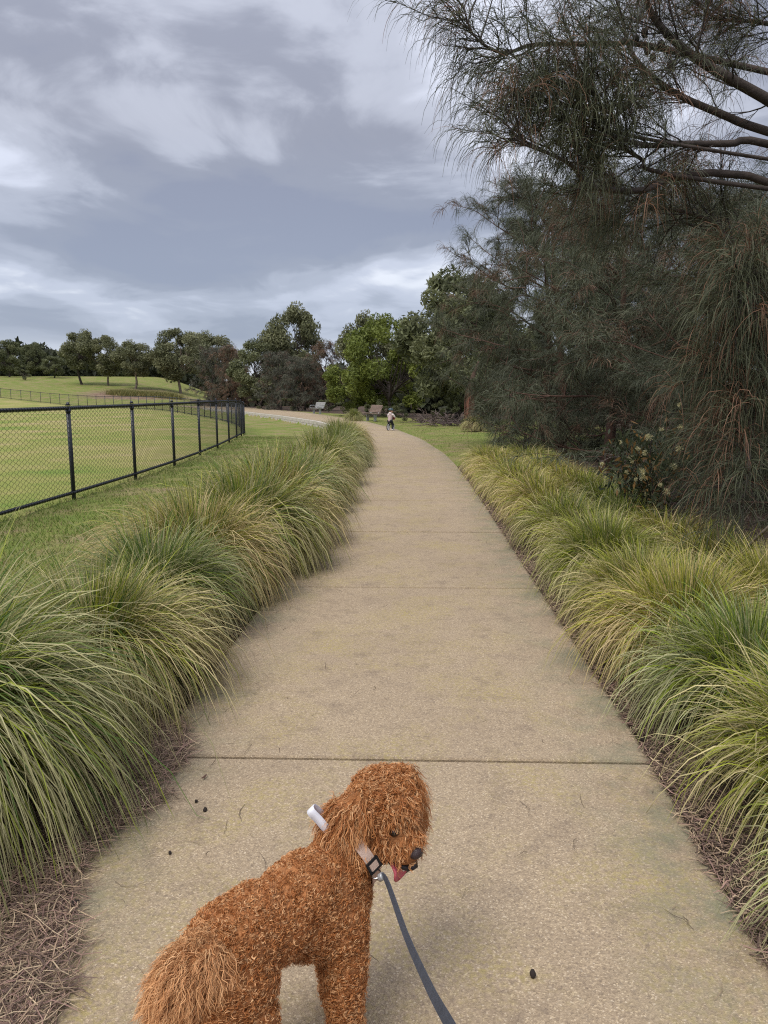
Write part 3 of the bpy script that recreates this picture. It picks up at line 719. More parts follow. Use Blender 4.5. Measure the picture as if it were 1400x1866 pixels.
    for (x, y, s_) in [(1205, 82, 22), (1180, 92, 20), (1215, 62, 20), (1160, 70, 17), (1190, 105, 19), (1175, 60, 20), (1222, 118, 18), (1235, 100, 17), (908, 92, 6), (889, 78, 6), (920, 80, 5), (1212, 275, 9)]:
        p = at_depth(x, y, 5.7) - base; r = s_ / F * 5.7 * .38
        bump = 1 + .12 * np.sign(np.sin(sv[:, 0] * 14) * np.sin(sv[:, 2] * 12))
        V = sv * bump[:, None] * np.array((r * .8, r * .8, r * 1.25)) + p
        obj('seed_cone', np_mesh('seed_cone', V, sf), M['dark_cone'], t)
near_sheoak()

# --- broadleaf trees of the background
def broad(seed, H, rad, clumps, per, leaf, fork=.3, base=.3, col=((.07, .085, .03), (.12, .13, .05)), stems=4, droop=.6, flat=.75, shell=.55):
    g = np.random.default_rng(seed); wood = []; cl = []
    for i in range(clumps):
        a = g.uniform(0, 2 * np.pi); z = g.uniform(-1, 1); rr = math.sqrt(max(0, 1 - z * z)) * g.uniform(shell, 1) ** .6
        cl.append(np.array((math.cos(a) * rr * rad, math.sin(a) * rr * rad, H * (base + (1 - base) * .5) + z * H * (1 - base) * .5 * .88)))
    fk = np.array((g.normal(0, .03) * H, g.normal(0, .03) * H, H * fork))
    st = resample([(0, 0, -.2), fk * np.array((.4, .4, .5)) + g.normal(0, .02, 3) * H * .5, fk], 6)
    wood.append(tubes(st[None], np.linspace(H * .026, H * .017, 6)[None], 8))
    st2 = []
    for i in range(stems):
        a = i * 6.28 / stems + g.normal(0, .4); e2 = fk + np.array((math.cos(a) * rad * .45, math.sin(a) * rad * .45, H * g.uniform(.18, .34))); st2.append(resample([fk, (fk + e2) / 2 + g.normal(0, .03, 3) * H * .6, e2], 6))
    wood.append(tubes(np.array(st2), np.repeat(np.linspace(H * .013, H * .008, 6)[None], stems, 0), 6))
    br = []
    for c in cl:
        s0 = min(st2, key=lambda s: np.linalg.norm(s[-1] - c)); q, _ = on(s0, g.uniform(.3, 1)); br.append(resample([q, (q + c) / 2 + g.normal(0, .03, 3) * H * .7, c], 5))
    wood.append(tubes(np.array(br), np.repeat(np.linspace(H * .007, H * .002, 5)[None], len(br), 0), 4))
    V, Q, _ = cat(wood); wm = np_mesh('trunk', V, Q)
    n = clumps * per; ci = np.repeat(np.arange(clumps), per); cr_ = H * g.uniform(.085, .15, clumps)[ci]
    d = nrm(g.normal(0, 1, (n, 3))) * (g.random(n) ** .42)[:, None]; d[:, 2] *= flat
    p = np.array(cl)[ci] + d * cr_[:, None]
    ax = nrm(g.normal(0, 1, (n, 3)) * np.array((1, 1, .6)) + np.array((0, 0, -droop))); L = leaf * g.uniform(.6, 1.3, n)
    P = p[:, None] + ax[:, None] * (L[:, None, None] * np.array([-.5, 0, .5])[None, :, None])
    W = L[:, None] * np.array([.06, .36, .05])[None]
    tcl = g.random(clumps)[ci][:, None] * .6 + g.random((n, 1)) * .4
    c_ = (np.array(col[0]) * (1 - tcl) + np.array(col[1]) * tcl) * g.uniform(.75, 1.3, (n, 1))
    V, Q, c = ribbons(P, W, g.normal(0, 1, (n, 3)), np.repeat(c_[:, None], 3, 1)); return wm, np_mesh('crown', V, Q, c)
EUC = ((.11, .12, .06), (.24, .24, .13)); DARK = ((.09, .105, .052), (.19, .20, .10)); WAT = ((.10, .13, .028), (.21, .24, .05))
euc1 = broad(101, 9, 3.6, 44, 360, .36, fork=.22, base=.20, col=EUC)
euc2 = broad(102, 9, 3.2, 38, 360, .36, fork=.28, base=.26, col=EUC, stems=3)
euc3 = broad(103, 9, 3.7, 50, 360, .34, fork=.18, base=.08, col=DARK, stems=5)
wat1 = broad(104, 8, 4.3, 60, 380, .30, fork=.16, base=.04, col=WAT, stems=6, droop=.4)
bush = broad(105, 3, 1.9, 18, 330, .16, fork=.1, base=.05, col=DARK, stems=5, droop=.3)
shr1 = sheoak(110, 7, 2.6, 20, 7, 5, 15, .55, .022, low=.04, cols=((.08, .085, .062), (.125, .125, .09), (.15, .095, .07), .15), k=4)
shr2 = sheoak(111, 7, 2.4, 20, 7, 5, 15, .5, .022, low=.04, cols=((.15, .095, .065), (.21, .13, .085), (.10, .09, .055), .3), k=4)
def by_px(px, base_y, depth=None, top=None):
    """foot of a tree at pixel column px; either on the ground seen at base_y or at a given distance"""
    if depth is None: p = ground(px, base_y); return p
    d = ray(px, base_y); p = CAM + d * (depth / d[1]); p[2] = float(terr(p[0], p[1])); return p
def tree(name, kit, px, base_y, top_y, lab, grp, depth=None, rz=0, wide=1.0, Hm=9.0, bark='bark', leaf='leaf'):
    p = by_px(px, base_y, depth); dd = p[1]
    ztop = CAM[2] + (719 - top_y) / F * dd * 1.0
    h = max(ztop - p[2], 1.0); t = place(name, kit[0], kit[1], p, rz, h / Hm, lab, grp, M[bark], M[leaf])
    t.scale = (h / Hm * wide, h / Hm * wide, h / Hm); return t
G1 = 'trees on the grassy mound beyond the oval'; G2 = 'trees behind the far bend of the path'; G3 = 'trees at the left edge beyond the oval'
tree('gum_tree', euc1, 330, 717, 604, 'broad pale-limbed gum tree nearest on the mound, rightmost of four', G1, wide=.95, rz=.3, bark='bark_pale')
tree('gum_tree', euc2, 247, 710, 626, 'small gum with a straight pale trunk on the mound above the grass strip', G1, wide=1.1, rz=1.0, bark='bark_pale')
tree('gum_tree', euc1, 197, 703, 616, 'leaning gum tree second from left on the mound', G1, wide=.9, rz=2.2, bark='bark_pale')
tree('gum_tree', euc2, 150, 701, 607, 'tall rounded gum tree leftmost of those on the mound', G1, wide=.95, rz=3.4)
tree('gum_tree', euc3, 303, 703, 640, 'dark gum tree half hidden behind the broad pale-limbed one on the mound', G1, depth=168, rz=.7)
tree('gum_tree', euc3, 100, 700, 650, 'low dark green gum at the left foot of the mound', G3, depth=150, rz=.2, wide=1.3)
tree('gum_tree', euc3, 18, 699, 622, 'dark bushy tree at the left edge of the view', G3, depth=150, rz=1.9, wide=1.0)
tree('gum_tree', euc3, 66, 699, 626, 'dark rounded tree second from the left edge of the view', G3, depth=160, rz=4.0, wide=.85)
tree('grey_shrub', bush, 46, 699, 667, 'round grey-green shrub below the dark trees at left', G3, depth=140, Hm=3.0)
tree('gum_tree', euc2, 386, 716, 612, 'gum crown rising behind the dark sheoak left of the reddish one', G2, depth=150, rz=.9, wide=1.05)
tree('sheoak_tree', shr1, 384, 722, 632, 'dark grey sheoak at the right end of the mound', G2, depth=96, Hm=7.0, wide=1.0, bark='bark', leaf='needle')
tree('sheoak_tree', shr2, 424, 724, 632, 'reddish-brown sheoak beside the dark grey one', G2, depth=92, Hm=7.0, wide=1.05, bark='bark', leaf='needle')
tree('gum_tree', euc3, 472, 736, 622, 'mixed green gum between the reddish sheoak and the tallest gum', G2, depth=84, rz=.5, wide=1.0)
tree('gum_tree', euc2, 535, 738, 566, 'tallest rounded gum crown rising behind the far bend', G2, depth=86, rz=2.0, wide=.78)
tree('sheoak_tree', shr1, 512, 740, 640, 'dark sheoak below the tallest gum behind the far bend', G2, depth=76, Hm=7.0, bark='bark', leaf='needle', wide=1.15, rz=2)
tree('sheoak_tree', shr2, 588, 742, 624, 'brown-topped sheoak behind the pale silver bench', G2, depth=72, Hm=7.0, bark='bark', leaf='needle', wide=1.0, rz=1)
tree('sheoak_tree', shr1, 556, 742, 652, 'dark sheoak just left of the brown-topped one', G2, depth=70, Hm=7.0, bark='bark', leaf='needle', wide=1.2, rz=4)
tree('wattle_tree', wat1, 712, 752, 582, 'spreading bright green wattle with dark forked trunks behind the child', G2, depth=52, Hm=8.0, wide=.86, rz=.8, bark='bark')
tree('wattle_tree', wat1, 648, 750, 654, 'lower bright green wattle behind the brown bench', G2, depth=54, Hm=8.0, wide=1.0, rz=3.0)
tree('gum_tree', euc2, 668, 748, 580, 'gum crown just showing behind the top of the bright wattle', G2, depth=62, rz=1.2, wide=.7)
tree('gum_tree', euc3, 828, 768, 502, 'big dark gum with drooping foliage at the edge of the lawn', G2, depth=42, rz=.4, wide=.92)
tree('gum_tree', euc3, 880, 768, 540, 'dark gum behind the red-barked trunk', G2, depth=44, rz=3.4, wide=.95)
tree('leafy_shrub', bush, 735, 766, 738, 'low dark shrub to the right of the child', 'shrubs along the far lawn', depth=43, Hm=3.0, wide=1.3)
tree('leafy_shrub', bush, 815, 766, 716, 'shrub at the foot of the big dark gum', 'shrubs along the far lawn', depth=41, Hm=3.0, wide=1.0, rz=2)
tree('leafy_shrub', bush, 690, 757, 728, 'shrub in shade behind the brown bench', 'shrubs along the far lawn', depth=50, Hm=3.0, wide=1.3, rz=1)
tree('leafy_shrub', bush, 600, 748, 716, 'shrub between the two benches at the wood edge', 'shrubs along the far lawn', depth=66, Hm=3.0, wide=1.3, rz=3)
tree('leafy_shrub', bush, 480, 742, 716, 'low green shrub beside the end of the fence', 'shrubs along the far lawn', depth=78, Hm=3.0, wide=1.4, rz=4)
tree('leafy_shrub', bush, 545, 744, 712, 'low dark shrub behind the pale silver bench', 'shrubs along the far lawn', depth=70, Hm=3.0, wide=1.4, rz=5)
# far wood closing the gaps: one mass
def far_wood():
    g = np.random.default_rng(9); n = 27000
    az = np.radians(g.uniform(-30, 24, n)); 
    dist = np.where(np.degrees(az) < -13, g.uniform(176, 200, n), np.where(np.degrees(az) < 1, g.uniform(98, 125, n), g.uniform(60, 85, n)))
    x, y = np.sin(az) * dist, np.cos(az) * dist
    topn = 5.4 + 1.6 * np.sin(az * 41) + 1.1 * np.sin(az * 97 + 1) + .8 * np.sin(az * 190)
    z = terr(x, y) + topn * g.random(n) ** 1.2 * np.where(np.degrees(az) < -13, 1.0, .95)
    P = np.stack((x, y, z), -1); ax = nrm(g.normal(0, 1, (n, 3)) + np.array((0, 0, -.4))); L = g.uniform(.9, 1.8, n)
    P = P[:, None] + ax[:, None] * (L[:, None, None] * np.array([-.5, 0, .5])[None, :, None]); W = L[:, None] * np.array([.06, .5, .05])[None]
    c = np.array((.045, .052, .028)) * g.uniform(.6, 1.4, (n, 1))
    V, Q, cc = ribbons(P, W, g.normal(0, 1, (n, 3)), np.repeat(c[:, None], 3, 1))
    tag(obj('distant_wood', np_mesh('distant_wood', V, Q, cc), M['leaf']), 'dark band of far woodland behind the park trees', 'woodland', kind='stuff')
far_wood()

# ------------------------------------------------------------------ soft bodies (dog, child)
def _ico(sub=2):
    b = bmesh.new(); bmesh.ops.create_icosphere(b, subdivisions=sub, radius=1.0); v = np.array([x.co[:] for x in b.verts]); f = np.array([[y.index for y in x.verts] for x in b.faces]); b.free(); return v, f
IV, IF = _ico(2)
def basis(ax, up=(0, 0, 1)):
    x = np.array(ax, float); x /= np.linalg.norm(x); z = np.array(up, float) - x * np.dot(up, x); z /= np.linalg.norm(z); y = np.cross(z, x); return np.stack((x, y, z), 1)
def blob_mesh(name, prims, voxel=.006, smooth=6):
    """prims: ('c', p0, r0, p1, r1) tapered limb | ('e', centre, (rx,ry,rz), axis, up). One continuous skin."""
    V, Q = [], []; o = 0
    def add(v):
        nonlocal o
        V.append(v); Q.append(IF + o); o += len(v)
    for p in prims:
        if p[0] == 'c':
            _, a, r0, b, r1 = p; a = np.array(a, float); b = np.array(b, float); n = max(3, int(np.linalg.norm(b - a) / (min(r0, r1) * .3)) + 1)
            for t in np.linspace(0, 1, n): add(IV * (r0 + (r1 - r0) * t) + a + (b - a) * t)
        else:
            _, c, rr, ax, up = p; B = basis(ax, up); add((IV * np.array(rr)) @ B.T + np.array(c))
    me = np_mesh(name, np.concatenate(V), np.concatenate(Q)); ob = bpy.data.objects.new('tmp', me); C.objects.link(ob)
    m = ob.modifiers.new('r', 'REMESH'); m.mode = 'VOXEL'; m.voxel_size = voxel
    s = ob.modifiers.new('s', 'SMOOTH'); s.iterations = smooth; s.factor = .5
    dg = bpy.context.evaluated_depsgraph_get(); out = bpy.data.meshes.new_from_object(ob.evaluated_get(dg)); out.name = name
    bpy.data.objects.remove(ob); bpy.data.meshes.remove(me)
    out.polygons.foreach_set('use_smooth', np.ones(len(out.polygons), dtype=bool)); return out
def blob(name, prims, mat, parent=None, voxel=.006, smooth=6): return obj(name, blob_mesh(name, prims, voxel, smooth), mat, parent)

# ------------------------------------------------------------------ the dog
def build_dog():
    base = np.array((-.224, 1.40, 0.012)); rz = math.atan2(.72, .69); cz, sz = math.cos(rz), math.sin(rz)
    def w2l(p): q = np.array(p, float) - base; return np.array((q[0] * cz + q[1] * sz, -q[0] * sz + q[1] * cz, q[2]))
    def w2d(d): d = np.array(d, float); d = d / np.linalg.norm(d); return np.array((d[0] * cz + d[1] * sz, -d[0] * sz + d[1] * cz, d[2]))
    dog = empty('dog', base, rz, 'curly apricot poodle-type dog on a leash, looking back over its right shoulder', 'dog')
    hc = w2l((-.006, 1.60, .546)); m = w2d((.68, -.66, -.30)); z0 = np.array((0, 0, 1.)); hr = w2d((-.66, -.68, 0)); hl = -hr   # head centre, muzzle axis, right and left of the head
    hu = np.cross(hr, m); hu = hu if hu[2] > 0 else -hu; hu /= np.linalg.norm(hu)
    def H(f, l, u): return hc + m * f + hl * l + hu * u
    earR, earL = H(-.034, -.116, -.010), H(-.03, .108, -.010)
    tail = [(-.155, -.02, .435), (-.19, -.035, .452), (-.218, -.02, .445), (-.235, .0, .40), (-.237, .02, .345)]
    P = [('e', (.10, 0, .375), (.115, .094, .108), (1, 0, .08), (0, 0, 1)), ('e', (-.01, 0, .405), (.14, .084, .086), (1, 0, .02), (0, 0, 1)),
         ('e', (-.115, 0, .414), (.095, .086, .090), (1, 0, 0), (0, 0, 1)), ('e', (-.06, 0, .418), (.10, .08, .090), (1, 0, 0), (0, 0, 1)), ('e', (.065, 0, .430), (.12, .082, .080), (1, 0, .12), (0, 0, 1)),
         ('c', (.125, .012, .40), .084, hc + np.array((-.015, .022, -.06)), .064), ('c', (.175, 0, .36), .076, (.20, .005, .43), .066),
         # skull, cheeks, muzzle, topknot
         ('e', hc, (.082, .078, .080), m, hu), ('e', H(-.003, 0, .036), (.078, .080, .055), m, hu), ('c', H(.03, 0, -.02), .060, H(.088, 0, -.036), .044),
         ('e', H(.02, -.045, -.035), (.05, .032, .045), m, hu), ('e', H(.02, .045, -.035), (.05, .032, .045), m, hu),
         ('c', H(.03, 0, -.058), .036, H(.078, 0, -.080), .020),
         # ears hang at the sides
         ]
    ear_axis = []
    for sd_ in (-1, 1):
        e0, e1, e2, e3 = H(-.014, sd_ * .060, .050), H(-.022, sd_ * .096, .010), H(-.004, sd_ * .113, -.048), H(.010, sd_ * .112, -.100); ear_axis += [e0 * .3 + e1 * .7, e1, (e1 + e2) / 2, e2, (e2 + e3) / 2, e3]
        P += [('c', e0, .033, e1, .036), ('c', e1, .036, e2, .037), ('c', e2, .037, e3, .028), ('e', (e1 + e2) / 2 - m * .012, (.05, .026, .075), m, (0, 0, 1))]
    for s, fx in ((-1, .135), (1, .225)):   # fore legs
        P += [('e', (.135, s * .06, .325), (.062, .048, .09), (1, 0, 0), (0, 0, 1)), ('c', (.135 + (fx - .135) * .3, s * .066, .27), .050, (fx - .01, s * .07, .17), .041), ('c', (fx - .01, s * .07, .17), .041, (fx, s * .07, .055), .039), ('e', (fx + .018, s * .07, .03), (.055, .042, .032), (1, 0, 0), (0, 0, 1))]
    for s, fx in ((-1, -.155), (1, -.11)):   # hind legs: stifle forward, hock back
        P += [('e', (-.14, s * .055, .345), (.095, .052, .095), (.15, 0, 1), (1, 0, 0)), ('c', (-.12, s * .064, .29), .058, (-.105 + fx + .15, s * .070, .215), .046), ('c', (-.105 + fx + .15, s * .070, .215), .044, (fx - .055, s * .072, .13), .036), ('c', (fx - .055, s * .072, .13), .036, (fx - .04, s * .072, .045), .034), ('e', (fx - .015, s * .072, .03), (.052, .042, .032), (1, 0, 0), (0, 0, 1))]
    for i in range(len(tail) - 1): P.append(('c', tail[i], [.030, .032, .036, .036, .028][i], tail[i + 1], [.030, .032, .036, .036, .028][i + 1]))
    body = blob_mesh('body', P, .007, 8); obj('body', body, M['skin_fur'], dog)
    # ---- coat of separate curls
    g = np.random.default_rng(4)
    nv = len(body.vertices); co = np.empty(nv * 3, np.float32); body.vertices.foreach_get('co', co); co = co.reshape(-1, 3).astype(float)
    body.calc_loop_triangles(); nt_ = len(body.loop_triangles); tr = np.empty(nt_ * 3, np.int32); body.loop_triangles.foreach_get('vertices', tr); tr = tr.reshape(-1, 3)
    a, b, c = co[tr[:, 0]], co[tr[:, 1]], co[tr[:, 2]]; cr_ = np.cross(b - a, c - a); ar = np.linalg.norm(cr_, axis=1) / 2
    nf = 28000; ce = (a + b + c) / 3; rc_ = ce - hc
    wt = np.ones(nt_); wt[(np.linalg.norm(rc_, axis=1) < .15) & (ce[:, 0] > .12)] = 1.3
    wt[np.min(np.stack([np.linalg.norm(ce - np.array(q), axis=1) for q in tail[1:]], 1), 1) < .06] = 3.2; wt[(np.abs(rc_ @ hl) > .07) & (np.linalg.norm(rc_, axis=1) < .15)] = 2.2; wt[ce[:, 2] < .12] = .6
    ti = g.choice(nt_, nf, p=ar * wt / (ar * wt).sum()); u, v = g.random(nf), g.random(nf); fl = u + v > 1; u[fl], v[fl] = 1 - u[fl], 1 - v[fl]
    p = a[ti] + (b - a)[ti] * u[:, None] + (c - a)[ti] * v[:, None]; nn = nrm(cr_[ti])
    vn = np.empty(nv * 3, np.float32); body.vertices.foreach_get('normal', vn); vn = vn.reshape(-1, 3)
    nn = nrm(vn[tr[ti, 0]] * (1 - u - v)[:, None] + vn[tr[ti, 1]] * u[:, None] + vn[tr[ti, 2]] * v[:, None])
    rel = p - hc; f_ = rel @ m; l_ = rel @ hl; u_h = rel @ hu
    head = (np.linalg.norm(rel, axis=1) < .135) & (p[:, 0] > .12) & (u_h > -.09)
    ear = (np.min(np.stack([np.linalg.norm(p - q, axis=1) for q in ear_axis], 1), 1) < .052) & (np.abs(l_) > .070) & (f_ < .05); head |= ear
    muz = head & (f_ > .045) & ~ear
    tl = np.min(np.stack([np.linalg.norm(p - np.array(q), axis=1) for q in tail[1:]], 1), 1) < .058
    tl &= (p[:, 0] < -.16) & ((p[:, 2] > .43) | (p[:, 0] < -.2))
    top = head & ~ear & ~muz
    ng0, ng1 = np.array((.16, .012, .42)), hc + np.array((-.01, .018, -.06)); nax = nrm(ng1 - ng0); nc0 = ng0 + (ng1 - ng0) * .5; dcol = p - nc0; along = dcol @ nax; radial = np.linalg.norm(dcol - along[:, None] * nax, axis=1)
    # bare: nose tip, mouth, round the collar
    bare = (muz & (f_ > .108) & (u_h > -.05)) | (muz & (u_h < -.052) & (u_h > -.09) & (f_ > .055)) | ((np.abs(along) < .017) & (radial < .088) & ~ear & ~muz & (nrm(dcol - along[:, None] * nax) @ w2d((.28, -.95, 0)) > .55))
    eyes_at = [H(.072, -.033, .010), H(.072, .033, .010)]
    for q in eyes_at: bare |= np.linalg.norm(p - q, axis=1) < .021
    keep = ~bare; p, nn, ear, muz, tl, top, head = [x[keep] for x in (p, nn, ear, muz, tl, top, head)]; n = len(p)
    legs = (p[:, 2] < .24)
    Ln = np.where(ear, .036, np.where(muz, .022, np.where(tl, .038, np.where(top, .013, np.where(legs, .010, .0085))))) * g.uniform(.65, 1.35, n)
    Rh = np.where(ear, .0034, np.where(tl, .0040, np.where(muz, .0032, np.where(top, .0050, .0042)))) * g.uniform(.65, 1.35, n)
    turns = np.where(ear, 2.0, np.where(tl, 2.2, np.where(muz, 1.1, 1.25))) * g.uniform(.7, 1.35, n)
    down = np.where(ear, 1.1, np.where(tl, .9, np.where(muz, .75, np.where(top, .25, .3))))
    nw = np.where(ear, .55, np.where(tl, .7, np.where(muz, .6, .75)))
    flow = np.where(tl[:, None], np.array((-.35, .15, 0)), np.array((-.35, 0, 0)))
    flow = np.where((muz & True)[:, None], m * .55, flow); flow = np.where(head[:, None] & ~muz[:, None], -m * .15, flow)
    D = nrm(nn * nw[:, None] + flow + np.array((0, 0, -1.)) * down[:, None] * .8 + g.normal(0, 1, (n, 3)) * np.where(tl, .42, .28)[:, None])
    # each curl is a lock of several strands that wind together
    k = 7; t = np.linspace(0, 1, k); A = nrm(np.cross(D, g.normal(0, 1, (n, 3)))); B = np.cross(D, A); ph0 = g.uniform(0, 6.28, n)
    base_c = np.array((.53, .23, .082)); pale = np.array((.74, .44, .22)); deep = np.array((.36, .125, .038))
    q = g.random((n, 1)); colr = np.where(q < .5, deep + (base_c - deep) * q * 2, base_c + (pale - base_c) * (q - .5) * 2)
    colr = np.where(tl[:, None], colr * .6 + pale * .4, colr)  # tail hair mixed paler: the highlight on its top is put into the colour
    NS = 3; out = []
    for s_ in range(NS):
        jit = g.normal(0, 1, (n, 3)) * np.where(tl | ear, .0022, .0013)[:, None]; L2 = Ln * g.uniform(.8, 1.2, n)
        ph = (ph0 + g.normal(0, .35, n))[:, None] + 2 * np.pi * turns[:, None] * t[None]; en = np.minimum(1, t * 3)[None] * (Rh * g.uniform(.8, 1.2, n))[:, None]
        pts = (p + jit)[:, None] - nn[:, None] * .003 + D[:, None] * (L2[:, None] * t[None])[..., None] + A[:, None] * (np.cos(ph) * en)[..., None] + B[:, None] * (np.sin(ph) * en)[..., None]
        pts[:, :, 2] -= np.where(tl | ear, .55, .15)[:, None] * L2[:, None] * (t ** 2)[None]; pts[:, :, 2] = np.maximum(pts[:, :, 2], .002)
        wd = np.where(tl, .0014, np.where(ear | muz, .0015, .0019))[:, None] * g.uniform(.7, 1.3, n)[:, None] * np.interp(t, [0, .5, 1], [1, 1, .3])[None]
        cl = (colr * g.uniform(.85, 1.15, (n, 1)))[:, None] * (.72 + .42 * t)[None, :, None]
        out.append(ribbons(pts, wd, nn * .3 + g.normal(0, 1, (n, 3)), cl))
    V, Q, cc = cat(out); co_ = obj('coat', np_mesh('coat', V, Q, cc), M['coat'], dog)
    # long loose hair: belly fringe, tail plume
    # ---- face
    e_ = []
    for q in eyes_at: obj('eye', np_mesh('eye', IV * .0115 + q, IF), M['eye'], dog)
    nz = H(.122, 0, -.028)
    Bm = basis(m, hu); nv_ = (IV * np.array((.015, .020, .016))) * (1 - .25 * np.clip(-IV[:, 2:3], 0, 1)); obj('nose', np_mesh('nose', nv_ @ Bm.T + nz, IF), M['nose'], dog)
    obj('lip', np_mesh('lip', (IV * np.array((.050, .034, .010))) @ Bm.T + H(.085, 0, -.068), IF), M['lip'], dog)
    obj('jaw', np_mesh('jaw', (IV * np.array((.036, .026, .011))) @ basis(m - hu * .25, hu).T + H(.082, 0, -.087), IF), M['lip'], dog)
    th = [H(.112, s * .014, -.076) for s in (-1, -.5, 0, .5, 1)]
    V, Q, _ = cat([(IV * np.array((.005, .0045, .008)) @ Bm.T + q, IF, None) for q in th]); obj('teeth', np_mesh('teeth', V, Q), M['teeth'], dog)
    tp = [H(.06, -.014, -.070), H(.092, -.020, -.070), H(.110, -.024, -.080), H(.112, -.027, -.106)]
    k = 10; tpts = resample(tp, k); wv = np.interp(np.linspace(0, 1, k), [0, .5, .85, 1], [.018, .021, .019, .006])
    rows = []
    for i in range(k):
        for s in np.linspace(-1, 1, 7): rows.append(tpts[i] + hl * wv[i] * s + m * .004 * (abs(s) ** 2) * 1.0 + hu * (.004 * s * s))
    rows = np.array(rows); aa = (np.arange(k - 1)[:, None] * 7 + np.arange(6)[None]).reshape(-1)
    tg = obj('tongue', np_mesh('tongue', rows, np.stack((aa, aa + 1, aa + 8, aa + 7), -1)), M['tongue'], dog); sm = tg.modifiers.new('s', 'SOLIDIFY'); sm.thickness = .005; sm.offset = 0
    # ---- collar with buckle, ring and white ribbon
    ax = nax; cc0 = nc0
    Bc = basis(ax, m)      # x axis along the neck; z towards the muzzle side
    rc = .080; an = np.linspace(0, 2 * np.pi, 41)[:-1]; prof = [(-.0125, 0), (-.0125, .003), (.0125, .003), (.0125, 0)]
    V = np.array([cc0 + Bc[:, 0] * x + (Bc[:, 1] * math.cos(q) + Bc[:, 2] * math.sin(q)) * (rc + h) for q in an for x, h in prof])
    Q = np.array([(i * 4 + j, i * 4 + (j + 1) % 4, ((i + 1) % 40) * 4 + (j + 1) % 4, ((i + 1) % 40) * 4 + j) for i in range(40) for j in range(4)])
    col = obj('collar', np_mesh('collar', V, Q, smooth=False), M['tan'], dog)
    def around(q, x=0, h=0.0): return cc0 + Bc[:, 0] * x + (Bc[:, 1] * math.cos(q) + Bc[:, 2] * math.sin(q)) * (rc + h)
    def angle_to(d): return math.atan2(np.dot(d, Bc[:, 2]), np.dot(d, Bc[:, 1]))
    qb = angle_to(w2d((.28, -.95, 0)))
    def plate(name, q, wx, wt, h, th_, mat, hole=0.0):
        o = around(q, 0, h); nrm_ = Bc[:, 1] * math.cos(q) + Bc[:, 2] * math.sin(q); tg_ = np.cross(nrm_, Bc[:, 0]); bm = bmesh.new()
        Mx = Matrix(((Bc[0, 0], tg_[0], nrm_[0], o[0]), (Bc[1, 0], tg_[1], nrm_[1], o[1]), (Bc[2, 0], tg_[2], nrm_[2], o[2]), (0, 0, 0, 1)))
        if hole:
            for s in (-1, 1): box_bm(bm, (s * (wx - hole) / 2, 0, 0), (hole, wt, th_), Mx); box_bm(bm, (0, s * (wt - hole) / 2, 0), (wx - 2 * hole + .001, hole, th_ * .96), Mx)
        else: box_bm(bm, (0, 0, 0), (wx, wt, th_), Mx)
        return bm_obj(name, bm, mat, col, .0012)
    plate('buckle', qb, .034, .030, .008, .006, M['black_plastic'], .006); plate('webbing_loop', qb, .022, .018, .009, .004, M['tan'])
    qd = angle_to(w2d((.72, -.70, 0))); dr = around(qd, -.006, .012)
    ringan = np.linspace(0, 2 * np.pi, 17); nr = Bc[:, 1] * math.cos(qd) + Bc[:, 2] * math.sin(qd)
    RP = np.array([dr + nr * math.cos(q) * .011 + Bc[:, 0] * math.sin(q) * .011 for q in ringan]); V, Q, _ = tubes(RP[None], np.full((1, 17), .0018), 6); obj('lead_ring', np_mesh('lead_ring', V, Q), M['steel'], col)
    # ribbon loop standing up behind the ear
    rb0 = w2l(at_depth(606, 1508, 1.66)); 
    RPx = [(612, 1524), (597, 1512), (580, 1493), (566, 1478), (569, 1470), (584, 1482), (606, 1500)]
    RD = [1.66, 1.65, 1.645, 1.64, 1.655, 1.68, 1.69]
    rp = resample([w2l(at_depth(x, y, d)) for (x, y), d in zip(RPx, RD)], 16)
    sdv = w2d(RT * .70 + UP * .62 + FW * .15) * .0095
    V = np.concatenate([[q - sdv, q + sdv] for q in rp]); aa = np.arange(15) * 2
    rbn = obj('ribbon', np_mesh('ribbon', V, np.stack((aa, aa + 1, aa + 3, aa + 2), -1)), M['white'], col); rbn['label'] = 'white ribbon loop standing up behind the ear'
    so = rbn.modifiers.new('s', 'SOLIDIFY'); so.thickness = .0012
    return base, rz, around(qd, -.012, .024)
dbase, drz, clip_l = build_dog()

